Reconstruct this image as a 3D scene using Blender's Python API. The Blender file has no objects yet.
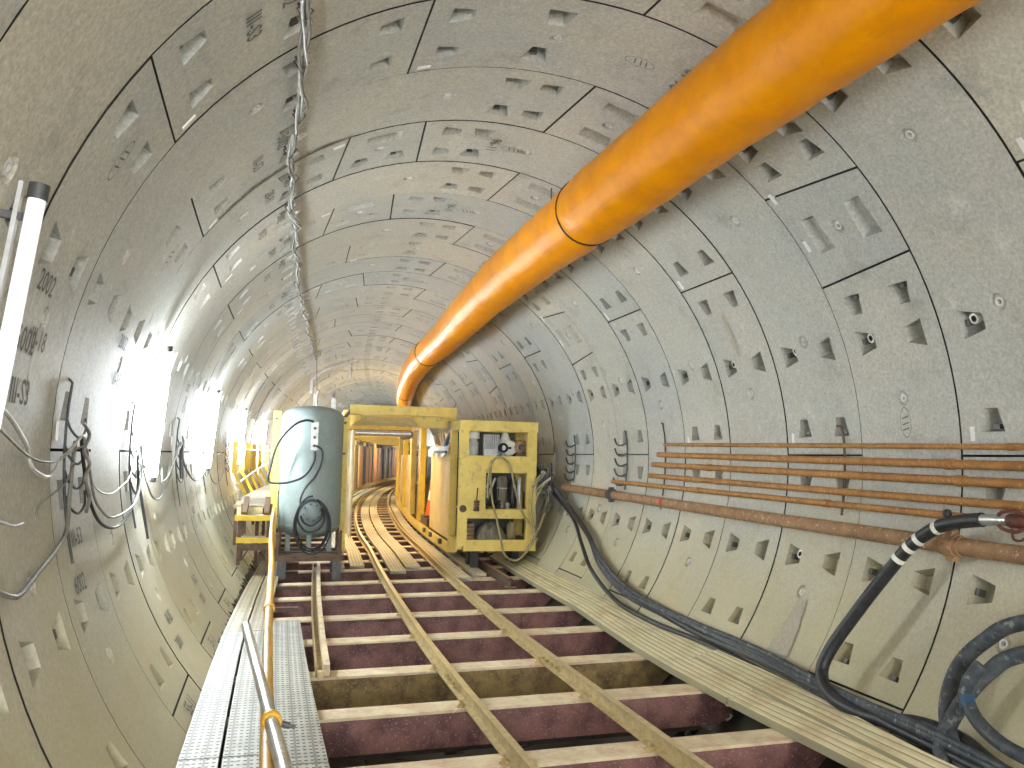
import bpy, bmesh, math, random
from mathutils import Vector, Matrix
from mathutils.geometry import delaunay_2d_cdt
random.seed(7)
PI = math.pi
scn = bpy.context.scene
COL = scn.collection
R = 2.7                      # inner radius of the tunnel (m)
S1, WD = 2.664, 1.012        # first ring joint in view, ring width
S0, KAP = 3.777, 0.0139/2.7  # the tunnel runs straight, then bends gently to the right

def P(s, o, z):
    """point at distance s along the tunnel, o metres right of its axis, height z"""
    if s <= S0: return Vector((o, s, z))
    a = (s-S0)*KAP
    return Vector((1/KAP-(1/KAP-o)*math.cos(a), S0+(1/KAP-o)*math.sin(a), z))
def ang(s): return 0.0 if s <= S0 else -(s-S0)*KAP
def C(s, th, rad): return P(s, rad*math.cos(th), rad*math.sin(th))
def lerp(a, b, t): return a+(b-a)*t
def interp(x, xs, ys):
    if x <= xs[0]: return ys[0]
    for i in range(len(xs)-1):
        if x <= xs[i+1]: return lerp(ys[i], ys[i+1], (x-xs[i])/(xs[i+1]-xs[i]))
    return ys[-1]

# ------------------------------------------------------------------ materials
def nodes(name):
    m = bpy.data.materials.new(name); m.use_nodes = True
    nt = m.node_tree; b = nt.nodes['Principled BSDF']
    return m, nt, b
def N(nt, t, **k):
    n = nt.nodes.new(t)
    for a, v in k.items():
        if a in n.inputs.keys() if isinstance(a, str) and a[0].isupper() else False: n.inputs[a].default_value = v
        else: setattr(n, a, v)
    return n
def noise(nt, scale, detail=6, rough=.6, vec=None, stretch=None):
    n = nt.nodes.new('ShaderNodeTexNoise'); n.inputs['Scale'].default_value = scale
    n.inputs['Detail'].default_value = detail; n.inputs['Roughness'].default_value = rough
    if vec is None:
        tc = nt.nodes.new('ShaderNodeTexCoord'); vec = tc.outputs['Object']
    if stretch:
        mp = nt.nodes.new('ShaderNodeMapping'); mp.inputs['Scale'].default_value = stretch
        nt.links.new(vec, mp.inputs['Vector']); vec = mp.outputs['Vector']
    nt.links.new(vec, n.inputs['Vector']); return n
def ramp(nt, src, a, b, ca=(0,0,0,1), cb=(1,1,1,1)):
    r = nt.nodes.new('ShaderNodeValToRGB'); e = r.color_ramp.elements
    e[0].position = a; e[1].position = b; e[0].color = ca; e[1].color = cb
    nt.links.new(src, r.inputs['Fac']); return r
def mix(nt, fac, a, b, mode='MIX'):
    n = nt.nodes.new('ShaderNodeMix'); n.data_type = 'RGBA'; n.blend_type = mode
    for sock, v in ((n.inputs[0], fac), (n.inputs[6], a), (n.inputs[7], b)):
        if isinstance(v, (int, float)): sock.default_value = v
        elif isinstance(v, tuple): sock.default_value = v if len(v) == 4 else (*v, 1)
        else: nt.links.new(v, sock)
    return n.outputs[2]
def bump(nt, b, src, strength=.3, dist=.01):
    n = nt.nodes.new('ShaderNodeBump'); n.inputs['Strength'].default_value = strength
    n.inputs['Distance'].default_value = dist
    nt.links.new(src, n.inputs['Height']); nt.links.new(n.outputs['Normal'], b.inputs['Normal'])
def mat(name, c1, c2=None, scale=6, lo=.4, hi=.65, rough=.6, metal=0, bmp=.15, bscale=60, c3=None, s3=25, stretch=None, spec=.5):
    m, nt, b = nodes(name)
    b.inputs['Roughness'].default_value = rough; b.inputs['Metallic'].default_value = metal
    b.inputs['Specular IOR Level'].default_value = spec
    col = (*c1, 1)
    if c2:
        n = noise(nt, scale, stretch=stretch); r = ramp(nt, n.outputs['Fac'], lo, hi)
        col = mix(nt, r.outputs['Color'], c1, c2)
        if c3:
            n3 = noise(nt, s3); r3 = ramp(nt, n3.outputs['Fac'], .58, .66)
            col = mix(nt, r3.outputs['Color'], col, c3)
        nt.links.new(col, b.inputs['Base Color'])
    else: b.inputs['Base Color'].default_value = col
    if bmp:
        nb = noise(nt, bscale, 4); bump(nt, b, nb.outputs['Fac'], bmp, .004)
    return m
def emit(name, c, s):
    m, nt, b = nodes(name); b.inputs['Base Color'].default_value = (*c, 1)
    b.inputs['Emission Color'].default_value = (*c, 1); b.inputs['Emission Strength'].default_value = s
    return m

def concrete():
    m, nt, b = nodes('cast_concrete')
    at = nt.nodes.new('ShaderNodeAttribute'); at.attribute_name = 'tint'
    base = ramp(nt, at.outputs['Fac'], 0, 1, (.53,.58,.59,1), (.77,.72,.58,1)).outputs['Color']
    big = noise(nt, .9, 8, .65)
    col = mix(nt, ramp(nt, big.outputs['Fac'], .36, .62).outputs['Color'], (.52,.57,.59), (.74,.69,.57), 'MIX')
    col = mix(nt, .36, base, col)
    # dark damp blotches and drips
    dr = noise(nt, 2.6, 9, .7); r = ramp(nt, dr.outputs['Fac'], .55, .78)
    col = mix(nt, r.outputs['Color'], col, (.34,.34,.31))
    fine = noise(nt, 14, 8, .75); r = ramp(nt, fine.outputs['Fac'], .35, .7)
    col = mix(nt, r.outputs['Color'], col, mix(nt, .80, (.25,.25,.23), col))
    f2 = noise(nt, 45, 10, .8); r = ramp(nt, f2.outputs['Fac'], .40, .62)
    col = mix(nt, r.outputs['Color'], mix(nt, .52, (.20,.20,.19), col), mix(nt, .90, (.85,.85,.8), col))
    lt = noise(nt, 3.7, 8, .75); r = ramp(nt, lt.outputs['Fac'], .60, .72)
    col = mix(nt, r.outputs['Color'], col, mix(nt, .5, col, (.86,.86,.82)))
    # yellow brown mud dust low on the lining
    tc = nt.nodes.new('ShaderNodeTexCoord'); sx = nt.nodes.new('ShaderNodeSeparateXYZ')
    nt.links.new(tc.outputs['Object'], sx.inputs[0])
    ma = nt.nodes.new('ShaderNodeMath'); ma.operation = 'MULTIPLY_ADD'; ma.inputs[1].default_value = .7
    nz = noise(nt, 1.3, 5); nt.links.new(nz.outputs['Fac'], ma.inputs[0])
    neg = nt.nodes.new('ShaderNodeMath'); neg.operation = 'MULTIPLY_ADD'; neg.inputs[1].default_value = -.42; neg.inputs[2].default_value = -.05
    nt.links.new(sx.outputs['Z'], neg.inputs[0]); nt.links.new(neg.outputs[0], ma.inputs[2])
    r = ramp(nt, ma.outputs[0], .3, .85)
    col = mix(nt, r.outputs['Color'], col, mix(nt, .62, col, (.53,.46,.23)))
    # pits
    v = nt.nodes.new('ShaderNodeTexVoronoi'); v.inputs['Scale'].default_value = 22
    nt.links.new(tc.outputs['Object'], v.inputs['Vector'])
    r = ramp(nt, v.outputs['Distance'], .035, .07, (1,1,1,1), (0,0,0,1))
    col = mix(nt, r.outputs['Color'], col, (.2,.2,.19))
    # shade below the deck, painted near black on the invert with a ragged edge
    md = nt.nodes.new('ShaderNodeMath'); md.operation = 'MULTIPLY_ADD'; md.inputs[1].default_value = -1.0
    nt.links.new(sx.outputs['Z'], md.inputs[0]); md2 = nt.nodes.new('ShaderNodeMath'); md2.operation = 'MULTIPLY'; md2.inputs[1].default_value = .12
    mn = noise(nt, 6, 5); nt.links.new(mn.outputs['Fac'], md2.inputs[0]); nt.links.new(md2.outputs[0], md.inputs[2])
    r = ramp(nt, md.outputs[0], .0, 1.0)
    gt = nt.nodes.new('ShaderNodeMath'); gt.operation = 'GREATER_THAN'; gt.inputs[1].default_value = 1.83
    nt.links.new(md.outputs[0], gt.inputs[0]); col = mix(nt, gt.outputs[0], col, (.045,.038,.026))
    nt.links.new(col, b.inputs['Base Color'])
    b.inputs['Roughness'].default_value = .62; b.inputs['Specular IOR Level'].default_value = .3
    bf = noise(nt, 9, 10, .7); bump(nt, b, bf.outputs['Fac'], .12, .006)
    return m

def perforated(name, base, dirt, hole=(.03,.03,.025)):
    """steel walkway board: four rows of small holes between pressed ridges (board pattern in metres)"""
    m, nt, b = nodes(name)
    uv = nt.nodes.new('ShaderNodeUVMap'); uv.uv_map = 'board'
    sx = nt.nodes.new('ShaderNodeSeparateXYZ'); nt.links.new(uv.outputs['UV'], sx.inputs[0])
    def M(op, a, b_=None):
        n = nt.nodes.new('ShaderNodeMath'); n.operation = op
        for i, v in enumerate((a, b_)):
            if v is None: continue
            if isinstance(v, (int, float)): n.inputs[i].default_value = v
            else: nt.links.new(v, n.inputs[i])
        return n.outputs[0]
    def cell(src, per):
        return M('SUBTRACT', M('FRACT', M('DIVIDE', src, per)), .5)
    u, v = sx.outputs['X'], sx.outputs['Y']
    cu = M('MULTIPLY', cell(u, .034), .034); cv = M('MULTIPLY', cell(v, .06), .06)
    d = M('SQRT', M('ADD', M('POWER', cu, 2), M('POWER', cv, 2)))
    holes = M('LESS_THAN', d, .0105)
    # leave out the rows that fall on a ridge
    ridge = M('LESS_THAN', M('ABSOLUTE', cell(M('ADD', u, .017), .102)), .07)
    n1 = noise(nt, 5, 6); r1 = ramp(nt, n1.outputs['Fac'], .42, .68)
    col = mix(nt, r1.outputs['Color'], base, dirt)
    col = mix(nt, ridge, col, tuple(x*.6 for x in dirt))
    n2 = noise(nt, 30, 4); r2 = ramp(nt, n2.outputs['Fac'], .6, .66)
    col = mix(nt, r2.outputs['Color'], col, tuple(x*.6 for x in dirt))
    col = mix(nt, holes, col, hole)
    nt.links.new(col, b.inputs['Base Color']); b.inputs['Roughness'].default_value = .5
    b.inputs['Metallic'].default_value = .15
    hb = M('SUBTRACT', M('MULTIPLY', ridge, -.6), holes); bump(nt, b, hb, .6, .004)
    return m
def ribbed(name, base, dirt, dark):
    """long boards with fine lengthwise ribs"""
    m, nt, b = nodes(name)
    uv = nt.nodes.new('ShaderNodeUVMap'); uv.uv_map = 'board'
    mp = nt.nodes.new('ShaderNodeMapping'); mp.inputs['Scale'].default_value = (1, .02, 1)
    nt.links.new(uv.outputs['UV'], mp.inputs['Vector'])
    n = noise(nt, 55, 3, .6, mp.outputs['Vector']); r = ramp(nt, n.outputs['Fac'], .35, .62)
    w = nt.nodes.new('ShaderNodeTexWave'); w.wave_type = 'BANDS'; w.bands_direction = 'X'
    w.inputs['Scale'].default_value = 6.5; w.inputs['Distortion'].default_value = .3
    nt.links.new(uv.outputs['UV'], w.inputs['Vector'])
    rw = ramp(nt, w.outputs['Fac'], .03, .16)
    col = mix(nt, r.outputs['Color'], dark, base)
    n2 = noise(nt, 2.5, 7); r2 = ramp(nt, n2.outputs['Fac'], .5, .7)
    col = mix(nt, r2.outputs['Color'], col, dirt)
    col = mix(nt, rw.outputs['Color'], tuple(x*.55 for x in dark), col)
    nt.links.new(col, b.inputs['Base Color']); b.inputs['Roughness'].default_value = .7
    bump(nt, b, w.outputs['Fac'], .5, .006)
    return m
def duct_material():
    m, nt, b = nodes('orange_coated_fabric')
    n = noise(nt, 3.5, 8, .6); r = ramp(nt, n.outputs['Fac'], .4, .68)
    col = mix(nt, r.outputs['Color'], (1.0,.375,.0), (.88,.31,.001))
    n2 = noise(nt, 9, 6, .7); r2 = ramp(nt, n2.outputs['Fac'], .6, .7)
    col = mix(nt, r2.outputs['Color'], col, (.85,.33,.02))
    nt.links.new(col, b.inputs['Base Color'])
    b.inputs['Specular IOR Level'].default_value = .1
    b.inputs['Roughness'].default_value = .32
    nb = noise(nt, 7, 8, .72); bump(nt, b, nb.outputs['Fac'], .55, .02)
    return m

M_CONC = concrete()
M_JOINT = mat('black_joint_seal', (.02,.02,.018), bmp=0, rough=.9)
M_BOLT = mat('bolt_steel', (.14,.14,.13), rough=.5, metal=.4, bmp=0)
M_PLUG = mat('white_plastic_plug', (.8,.8,.78), rough=.4, bmp=0)
M_TAG = mat('white_tag', (.85,.85,.83), rough=.5, bmp=0)
M_INK = mat('engraved_mark', (.17,.17,.15), rough=.9, bmp=0)
M_OUT = mat('dark_grout', (.05,.05,.05), bmp=0, rough=1)
M_DUCT = duct_material()
M_BLACK = mat('black_band', (.015,.013,.012), bmp=0, rough=.6)
M_RUST = mat('orange_rust_pipe', (.44,.215,.055), (.31,.135,.035), 9, c3=(.60,.36,.16), s3=40, rough=.65)
M_RUST2 = mat('brown_rust_pipe', (.38,.225,.11), (.27,.145,.07), 7, c3=(.62,.52,.38), s3=30, rough=.7)
M_REDRUST = mat('dark_red_rust', (.16,.045,.025), (.08,.025,.02), 20, rough=.6)
M_REDP = mat('red_paint', (.6,.05,.02), bmp=0)
M_WET = mat('wet_brown_stain', (.13,.11,.08), (.26,.23,.18), 12, rough=.4)
M_DRIP = mat('brown_drip_stain', (.40,.36,.27), (.50,.46,.37), 9, rough=.6, stretch=(6,6,1))
M_SHADE = mat('painted_beam_shade', (.03,.026,.02), (.05,.04,.03), 9, rough=.8)  # near black stands in for the shade on the beams' bottom flanges
M_RAIL = mat('dusty_rail_steel', (.55,.42,.20), (.40,.29,.13), 14, c3=(.55,.46,.28), s3=40, rough=.6, metal=.1)
M_RAILTOP = mat('worn_rail_head', (.80,.66,.38), (.65,.50,.24), 18, rough=.35, metal=.3)
M_BEAMTOP = mat('dusty_beam_flange', (.85,.74,.50), (.70,.50,.33), 6, c3=(.88,.82,.62), s3=30, rough=.7)
M_BEAM = mat('dark_red_beam_paint', (.36,.17,.15), (.15,.065,.068), 5, c3=(.50,.36,.28), s3=70, rough=.55)
M_BEAMMUD = mat('muddy_beam_web', (.42,.30,.12), (.20,.13,.07), 9, c3=(.5,.4,.2), s3=50, rough=.8)
M_PERF = perforated('perforated_white_board', (.46,.46,.41), (.34,.32,.25))
M_PERFY = perforated('perforated_yellow_board', (.50,.44,.29), (.40,.34,.19), (.22,.16,.08))
M_RIB = ribbed('ribbed_board', (.86,.78,.50), (.58,.46,.24), (.66,.59,.36))
M_PLANK = ribbed('pale_timber_plank', (.84,.78,.60), (.62,.54,.36), (.72,.65,.47))
M_GALV = mat('galvanised_tube', (.58,.58,.57), (.42,.42,.41), 14, rough=.3, metal=.75, c3=(.75,.75,.73), s3=50)
M_AMBER = mat('amber_yellow_paint', (.85,.47,.04), (.72,.38,.035), 8, c3=(.45,.24,.05), s3=30, rough=.45)
M_YEL = mat('dusty_yellow_paint', (.88,.69,.19), (.78,.58,.15), 5, c3=(.66,.48,.16), s3=9, rough=.5)
M_YELB = mat('bright_yellow_paint', (.80,.56,.03), (.68,.46,.04), 6, rough=.45)
M_CREAM = mat('cream_panel_paint', (.76,.64,.34), (.68,.54,.26), 3, c3=(.46,.33,.13), s3=26, rough=.5)
M_PANEL = mat('orange_brown_panel', (.60,.33,.09), (.42,.20,.05), 4, rough=.4, stretch=(4,4,.4))
M_PANELW = mat('pale_corrugated_panel', (.80,.66,.42), (.62,.46,.24), 4, rough=.4)
M_TANK = mat('grey_green_tank_paint', (.31,.375,.365), (.27,.335,.33), 4, rough=.55, c3=(.36,.42,.40), s3=18, bmp=.05, spec=.25)
M_TANKD = mat('tank_flange_paint', (.26,.32,.32), rough=.5)
M_RUBBER = mat('black_rubber', (.016,.017,.02), (.03,.032,.036), 20, rough=.45)
M_DUSTR = mat('dusty_dark_rubber', (.035,.045,.06), (.09,.10,.11), 14, rough=.6, c3=(.22,.23,.22), s3=22)
M_WHITEB = mat('white_band_tape', (.85,.84,.78), bmp=0, rough=.5)
M_TANHOSE = mat('tan_hose', (.42,.36,.19), (.30,.25,.13), 10, rough=.5)
M_GREYC = mat('grey_cable', (.30,.29,.26), (.2,.19,.17), 8, rough=.6)
M_WHITEC = mat('white_cable', (.62,.62,.58), (.45,.44,.40), 8, rough=.5)
M_DGREY = mat('dark_grey_steel', (.07,.075,.08), (.12,.12,.12), 12, rough=.5, metal=.3)
M_LGREY = mat('light_grey_metal', (.62,.63,.63), (.48,.49,.49), 12, rough=.35, metal=.2)
M_BROWNS = mat('brown_steel', (.16,.10,.065), (.10,.065,.045), 14, rough=.7)
M_DECK = mat('dusty_brown_deck', (.34,.27,.17), (.26,.20,.12), 7, rough=.8)
M_TARP = mat('grey_brown_cover', (.27,.25,.19), (.18,.165,.12), 4, rough=.8, stretch=(5,5,1))
M_ORANGE = mat('cone_orange', (.80,.12,.03), rough=.5, bmp=0)
M_BLUE = mat('blue_plastic', (.04,.20,.50), (.06,.32,.7), 10, rough=.4)
M_BLUED = mat('scuffed_dark_blue', (.02,.10,.22), (.05,.07,.09), 30, rough=.5)
M_BLUEW = mat('pale_blue_film', (.55,.70,.82), rough=.35, bmp=0)
M_GREEN = mat('dark_green_paint', (.06,.10,.04), rough=.5)
M_WRAP = mat('wrapped_tube_film', (.85,.85,.84), (.7,.7,.7), 40, rough=.25, bmp=.6, bscale=30)
M_TUBE = emit('lit_tube', (.86,.94,1.0), 33)
M_TUBEN = emit('wrapped_tube_glow', (.90,.92,.93), .06)  # faint glow painted on the wrapped tube, which is switched off
M_WARM = emit('warm_lamp', (1.0,.78,.46), 70)
M_TUBEB = emit('fill_tube', (.97,.98,1.0), 15)

# ------------------------------------------------------------------ mesh building
class MB:
    def __init__(self): self.v = []; self.f = []; self.mi = []; self.uv = []; self.sm = []
    def add(self, vs, fs, mi=0, uvs=None, smooth=False):
        k = len(self.v); self.v += [Vector(v) for v in vs]
        for i, f in enumerate(fs):
            self.f.append(tuple(k+j for j in f)); self.mi.append(mi if isinstance(mi, int) else mi[i])
            self.uv.append([uvs[j] for j in f] if uvs else None); self.sm.append(smooth)
    def hexa(self, c, mi=0):      # 8 corners: bottom 4 (ccw), top 4
        self.add(c, [(3,2,1,0),(4,5,6,7),(0,1,5,4),(1,2,6,5),(2,3,7,6),(3,0,4,7)], mi)
    def bar(self, s0, s1, o0, o1, z0, z1, mi=0, n=1):   # box in tunnel coordinates
        for i in range(n):
            a = lerp(s0, s1, i/n); b = lerp(s0, s1, (i+1)/n)
            self.hexa([P(a,o0,z0),P(a,o1,z0),P(b,o1,z0),P(b,o0,z0),P(a,o0,z1),P(a,o1,z1),P(b,o1,z1),P(b,o0,z1)], mi)
    def beam(self, a, b, w, h, mi=0, up=Vector((0,0,1))):   # rectangular bar from a to b
        a, b = Vector(a), Vector(b); d = (b-a).normalized(); x = d.cross(up)
        if x.length < 1e-3: x = d.cross(Vector((0,1,0)))
        x.normalize(); y = x.cross(d); x *= w/2; y *= h/2
        self.hexa([a-x-y, a+x-y, b+x-y, b-x-y, a-x+y, a+x+y, b+x+y, b-x+y], mi)
    def tube(self, pts, r, n=10, mi=0, caps=True, closed=False):
        pts = [Vector(p) for p in pts]; L = len(pts)
        rr = r if isinstance(r, (list, tuple)) else [r]*L
        tang = []
        for i in range(L):
            a = pts[(i-1) % L] if closed else pts[max(i-1, 0)]; b = pts[(i+1) % L] if closed else pts[min(i+1, L-1)]
            t = b-a; tang.append(t.normalized() if t.length > 1e-9 else Vector((0,0,1)))
        u = tang[0].orthogonal().normalized(); vs = []
        for i in range(L):
            t = tang[i]; u = (u-t*u.dot(t)); u = u.normalized() if u.length > 1e-6 else t.orthogonal().normalized()
            w = t.cross(u)
            for k in range(n):
                a = 2*PI*k/n; vs.append(pts[i]+(u*math.cos(a)+w*math.sin(a))*rr[i])
        fs = []
        for i in range(L if closed else L-1):
            j = (i+1) % L
            for k in range(n): fs.append((i*n+k, i*n+(k+1) % n, j*n+(k+1) % n, j*n+k))
        self.add(vs, fs, mi, smooth=True)
        if caps and not closed:
            self.add(vs[:n], [tuple(reversed(range(n)))], mi); self.add(vs[-n:], [tuple(range(n))], mi)
    def lathe(self, base, axis, prof, n=20, mi=0, smooth=True):     # prof: (radius, height) along axis
        base = Vector(base); ax = Vector(axis).normalized(); u = ax.orthogonal().normalized(); w = ax.cross(u); vs = []
        for r, h in prof:
            for k in range(n):
                a = 2*PI*k/n; vs.append(base+ax*h+(u*math.cos(a)+w*math.sin(a))*r)
        fs = [(i*n+k, i*n+(k+1) % n, (i+1)*n+(k+1) % n, (i+1)*n+k) for i in range(len(prof)-1) for k in range(n)]
        self.add(vs, fs, mi, smooth=smooth)
        if prof[0][0] > 1e-4: self.add(vs[:n], [tuple(reversed(range(n)))], mi)
        if prof[-1][0] > 1e-4: self.add(vs[-n:], [tuple(range(n))], mi)
    def build(self, name, mats, parent=None, base=None, recalc=True):
        if not isinstance(mats, (list, tuple)): mats = [mats]
        if parent is not None: org = parent['_o']
        else:
            if base is None:
                lo = [min(v[i] for v in self.v) for i in range(3)]; hi = [max(v[i] for v in self.v) for i in range(3)]
                base = Vector(((lo[0]+hi[0])/2, (lo[1]+hi[1])/2, lo[2]))
            org = Vector(base)
        org = Vector(org)
        me = bpy.data.meshes.new(name); me.from_pydata([v-org for v in self.v], [], self.f)
        for m in mats: me.materials.append(m)
        me.polygons.foreach_set('material_index', self.mi)
        me.polygons.foreach_set('use_smooth', self.sm)
        if any(u is not None for u in self.uv):
            ul = me.uv_layers.new(name='board')
            for p, u in zip(me.polygons, self.uv):
                for li, q in zip(p.loop_indices, u or [(0,0)]*len(p.loop_indices)): ul.data[li].uv = q
        if recalc:
            bm = bmesh.new(); bm.from_mesh(me); bmesh.ops.recalc_face_normals(bm, faces=bm.faces); bm.to_mesh(me); bm.free()
        me.update()
        o = bpy.data.objects.new(name, me); COL.objects.link(o)
        if parent is not None: o.parent = parent
        else: o.location = org
        return o
def tag(o, label, cat, group=None, kind=None):
    if label: o['label'] = label
    if cat: o['category'] = cat
    if group: o['group'] = group
    if kind: o['kind'] = kind
    return o
ROOTS = []
def thing(name, label, cat, loc, group=None):
    o = bpy.data.objects.new(name, None); COL.objects.link(o); o.location = loc
    o['_o'] = tuple(loc); o.empty_display_size = .1; ROOTS.append(o)
    return tag(o, label, cat, group)
def sub(parent):      # let a mesh child carry sub-parts
    parent['_o'] = tuple(parent.parent['_o']); ROOTS.append(parent); return parent

def smooth_path(pts, k=6, closed=False):      # Catmull-Rom through the points
    pts = [Vector(p) for p in pts]; L = len(pts); out = []
    for i in range(L if closed else L-1):
        g = (lambda j: pts[j % L]) if closed else (lambda j: pts[min(max(j, 0), L-1)])
        a, b, c, d = g(i-1), g(i), g(i+1), g(i+2)
        for j in range(k):
            t = j/k
            out.append(.5*((2*b)+(c-a)*t+(2*a-5*b+4*c-d)*t*t+(3*b-a-3*c+d)*t**3))
    if not closed: out.append(pts[-1])
    return out
def words(n): return ['first','second','third','fourth','fifth','sixth','seventh','eighth','ninth','tenth','eleventh','twelfth','thirteenth','fourteenth','fifteenth','sixteenth','seventeenth','eighteenth','nineteenth','twentieth'][n]

# ------------------------------------------------------------------ the lining
D2 = math.radians
OFF = 1.0      # degrees
RINGS = {
 'odd': dict(k=(64.5,79.5), j=[79.5,144,216,288,360,424.5]),
 'evA': dict(k=(29,44.5), j=[44.5,108,180,252,324,389]),
 'evB': dict(k=(100.5,115.5), j=[115.5,180,252,324,396,460.5]),
}
def ring_kind(n):
    if n % 2: return 'odd'
    return 'evA' if n % 6 == 2 else 'evB'
def inside(pt, poly):
    x, y = pt; c = False; j = len(poly)-1
    for i in range(len(poly)):
        xi, yi = poly[i]; xj, yj = poly[j]
        if (yi > y) != (yj > y) and x < (xj-xi)*(y-yi)/(yj-yi)+xi: c = not c
        j = i
    return c
def seg_template(a0, a1, sk0, sk1, kind_k, btype):
    """one lining segment unrolled: u along the tunnel (m), v = degrees. returns list of (verts3(u,deg,depth), faces, mats, smoothflags)"""
    g = .0075; gd = .16
    W = WD
    lo = lambda u: a0+gd+sk0*(u/W-.5)*2
    hi = lambda u: a1-gd+sk1*(u/W-.5)*2
    us = [g, W*.25, W*.5, W*.75, W-g]
    nv = max(4, int((a1-a0)/3))
    pts = []; 
    for u in us:
        for j in range(nv+1): pts.append((u, lerp(lo(u), hi(u), j/nv)))
    outline = [(u, lo(u)) for u in us]+[(W-g, lerp(lo(W-g), hi(W-g), j/nv)) for j in range(1, nv)]+[(u, hi(u)) for u in reversed(us)]+[(g, lerp(lo(g), hi(g), j/nv)) for j in range(nv-1, 0, -1)]
    holes = []   # (rim poly, floor poly with depths, kind)
    F = lambda x: x*W
    def circ(th):
        for near in (True, False):
            if near: w, n = .155, .335
            else: w, n = .835, .645
            ws, ns = F(w), F(n); d = 1 if ns > ws else -1
            rim = [(ws, th-2.05), (ns, th-1.1), (ns, th+1.1), (ws, th+2.05)]
            fl = [(ws+d*.008, th-1.9, .135), (ns-d*.015, th-.9, .10), (ns-d*.015, th+.9, .10), (ws+d*.008, th+1.9, .135)]
            holes.append((rim, fl, 'c', (ws+d*.012, th, .055)))
    def longi(tj, side):   # side +1: pocket lies above the joint
        for c in (.24, .735):
            a = tj+side*3.2; b = tj+side*6.4
            rim = [(F(c-.095), a), (F(c+.095), a), (F(c+.052), b), (F(c-.052), b)]
            fl = [(F(c-.088), a+side*.12, .13), (F(c+.088), a+side*.12, .13), (F(c+.045), b-side*.35, .095), (F(c-.045), b-side*.35, .095)]
            holes.append((rim, fl, 'l', (F(c), a+side*.3, .055)))
    mid = (a0+a1)/2
    if btype == 'K':
        tm = mid
        for c, sgn in ((.235, 0), (.735, 0)):
            if kind_k == 'two' and c > .5:
                for q in (-3.4, 3.4):
                    rim = [(F(.645), tm+q-1.1), (F(.83), tm+q-2), (F(.83), tm+q+2), (F(.645), tm+q+1.1)]
                    fl = [(F(.68), tm+q-.8, .05), (F(.82), tm+q-1.7, .085), (F(.82), tm+q+1.7, .085), (F(.68), tm+q+.8, .05)]
                    holes.append((rim, fl, 'c', (F(.82), tm+q, .055)))
            else:
                h = 3.1
                rim = [(F(c-.095), tm-h), (F(c-.075), tm+h), (F(c+.085), tm+h), (F(c+.095), tm-h)]
                fl = [(F(c-.08), tm-h+.35, .075), (F(c-.06), tm+h-.35, .075), (F(c+.04), tm+h-.7, .06), (F(c+.05), tm-h+.7, .06)]
                holes.append((rim, fl, 'k', (F(c-.07), tm+h-.7, .05)))
        hc = [tm]
    else:
        longi(a0, 1); longi(a1, -1)
        k = math.ceil((a0-OFF+7)/36*1.0-.5)
        for q in range(-2, 16):
            th = 18+36*q+OFF
            if a0+9.2 < th < a1-9.2: circ(th)
        hc = [mid-12.2, mid+12.2]
    for h in hc:
        hh = h
        rad = .058; n = 12
        rim = [(W*.5+rad*math.cos(2*PI*i/n), hh+math.degrees(rad*math.sin(2*PI*i/n)/R)) for i in range(n)]
        clash = any(inside((W*.5, hh), x[0]) for x in holes)
        if clash: continue
        holes.append((rim, None, 'h', (W*.5, hh, 0)))
    verts = list(pts); edges = []
    def addloop(lp):
        k = len(verts); verts.extend(lp); edges.extend((k+i, k+(i+1) % len(lp)) for i in range(len(lp)))
    verts = [p for p in pts if not any(inside(p, h[0]) for h in holes)]
    addloop(outline)
    for h in holes: addloop(h[0])
    SC = R*PI/180
    vv = [Vector((u, t*SC)) for u, t in verts]
    r = delaunay_2d_cdt(vv, edges, [], 0, 1e-6)
    ov, of = r[0], r[2]
    V = [(v.x, v.y/SC, 0.0) for v in ov]; Fc = []; Mi = []
    for f in of:
        c = (sum(V[i][0] for i in f)/len(f), sum(V[i][1] for i in f)/len(f))
        if not inside(c, outline): continue
        if any(inside(c, h[0]) for h in holes): continue
        Fc.append(tuple(f)); Mi.append(0)
    SM = [True]*len(Fc)
    def addf(vs, fs, mi, sm=False):
        k = len(V); V.extend(vs)
        for f in fs: Fc.append(tuple(k+i for i in f)); Mi.append(mi); SM.append(sm)
    # joint side walls
    n = len(outline)
    addf([(u, t, 0) for u, t in outline]+[(u, t, .045) for u, t in outline], [(i, (i+1) % n, n+(i+1) % n, n+i) for i in range(n)], 1)
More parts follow.
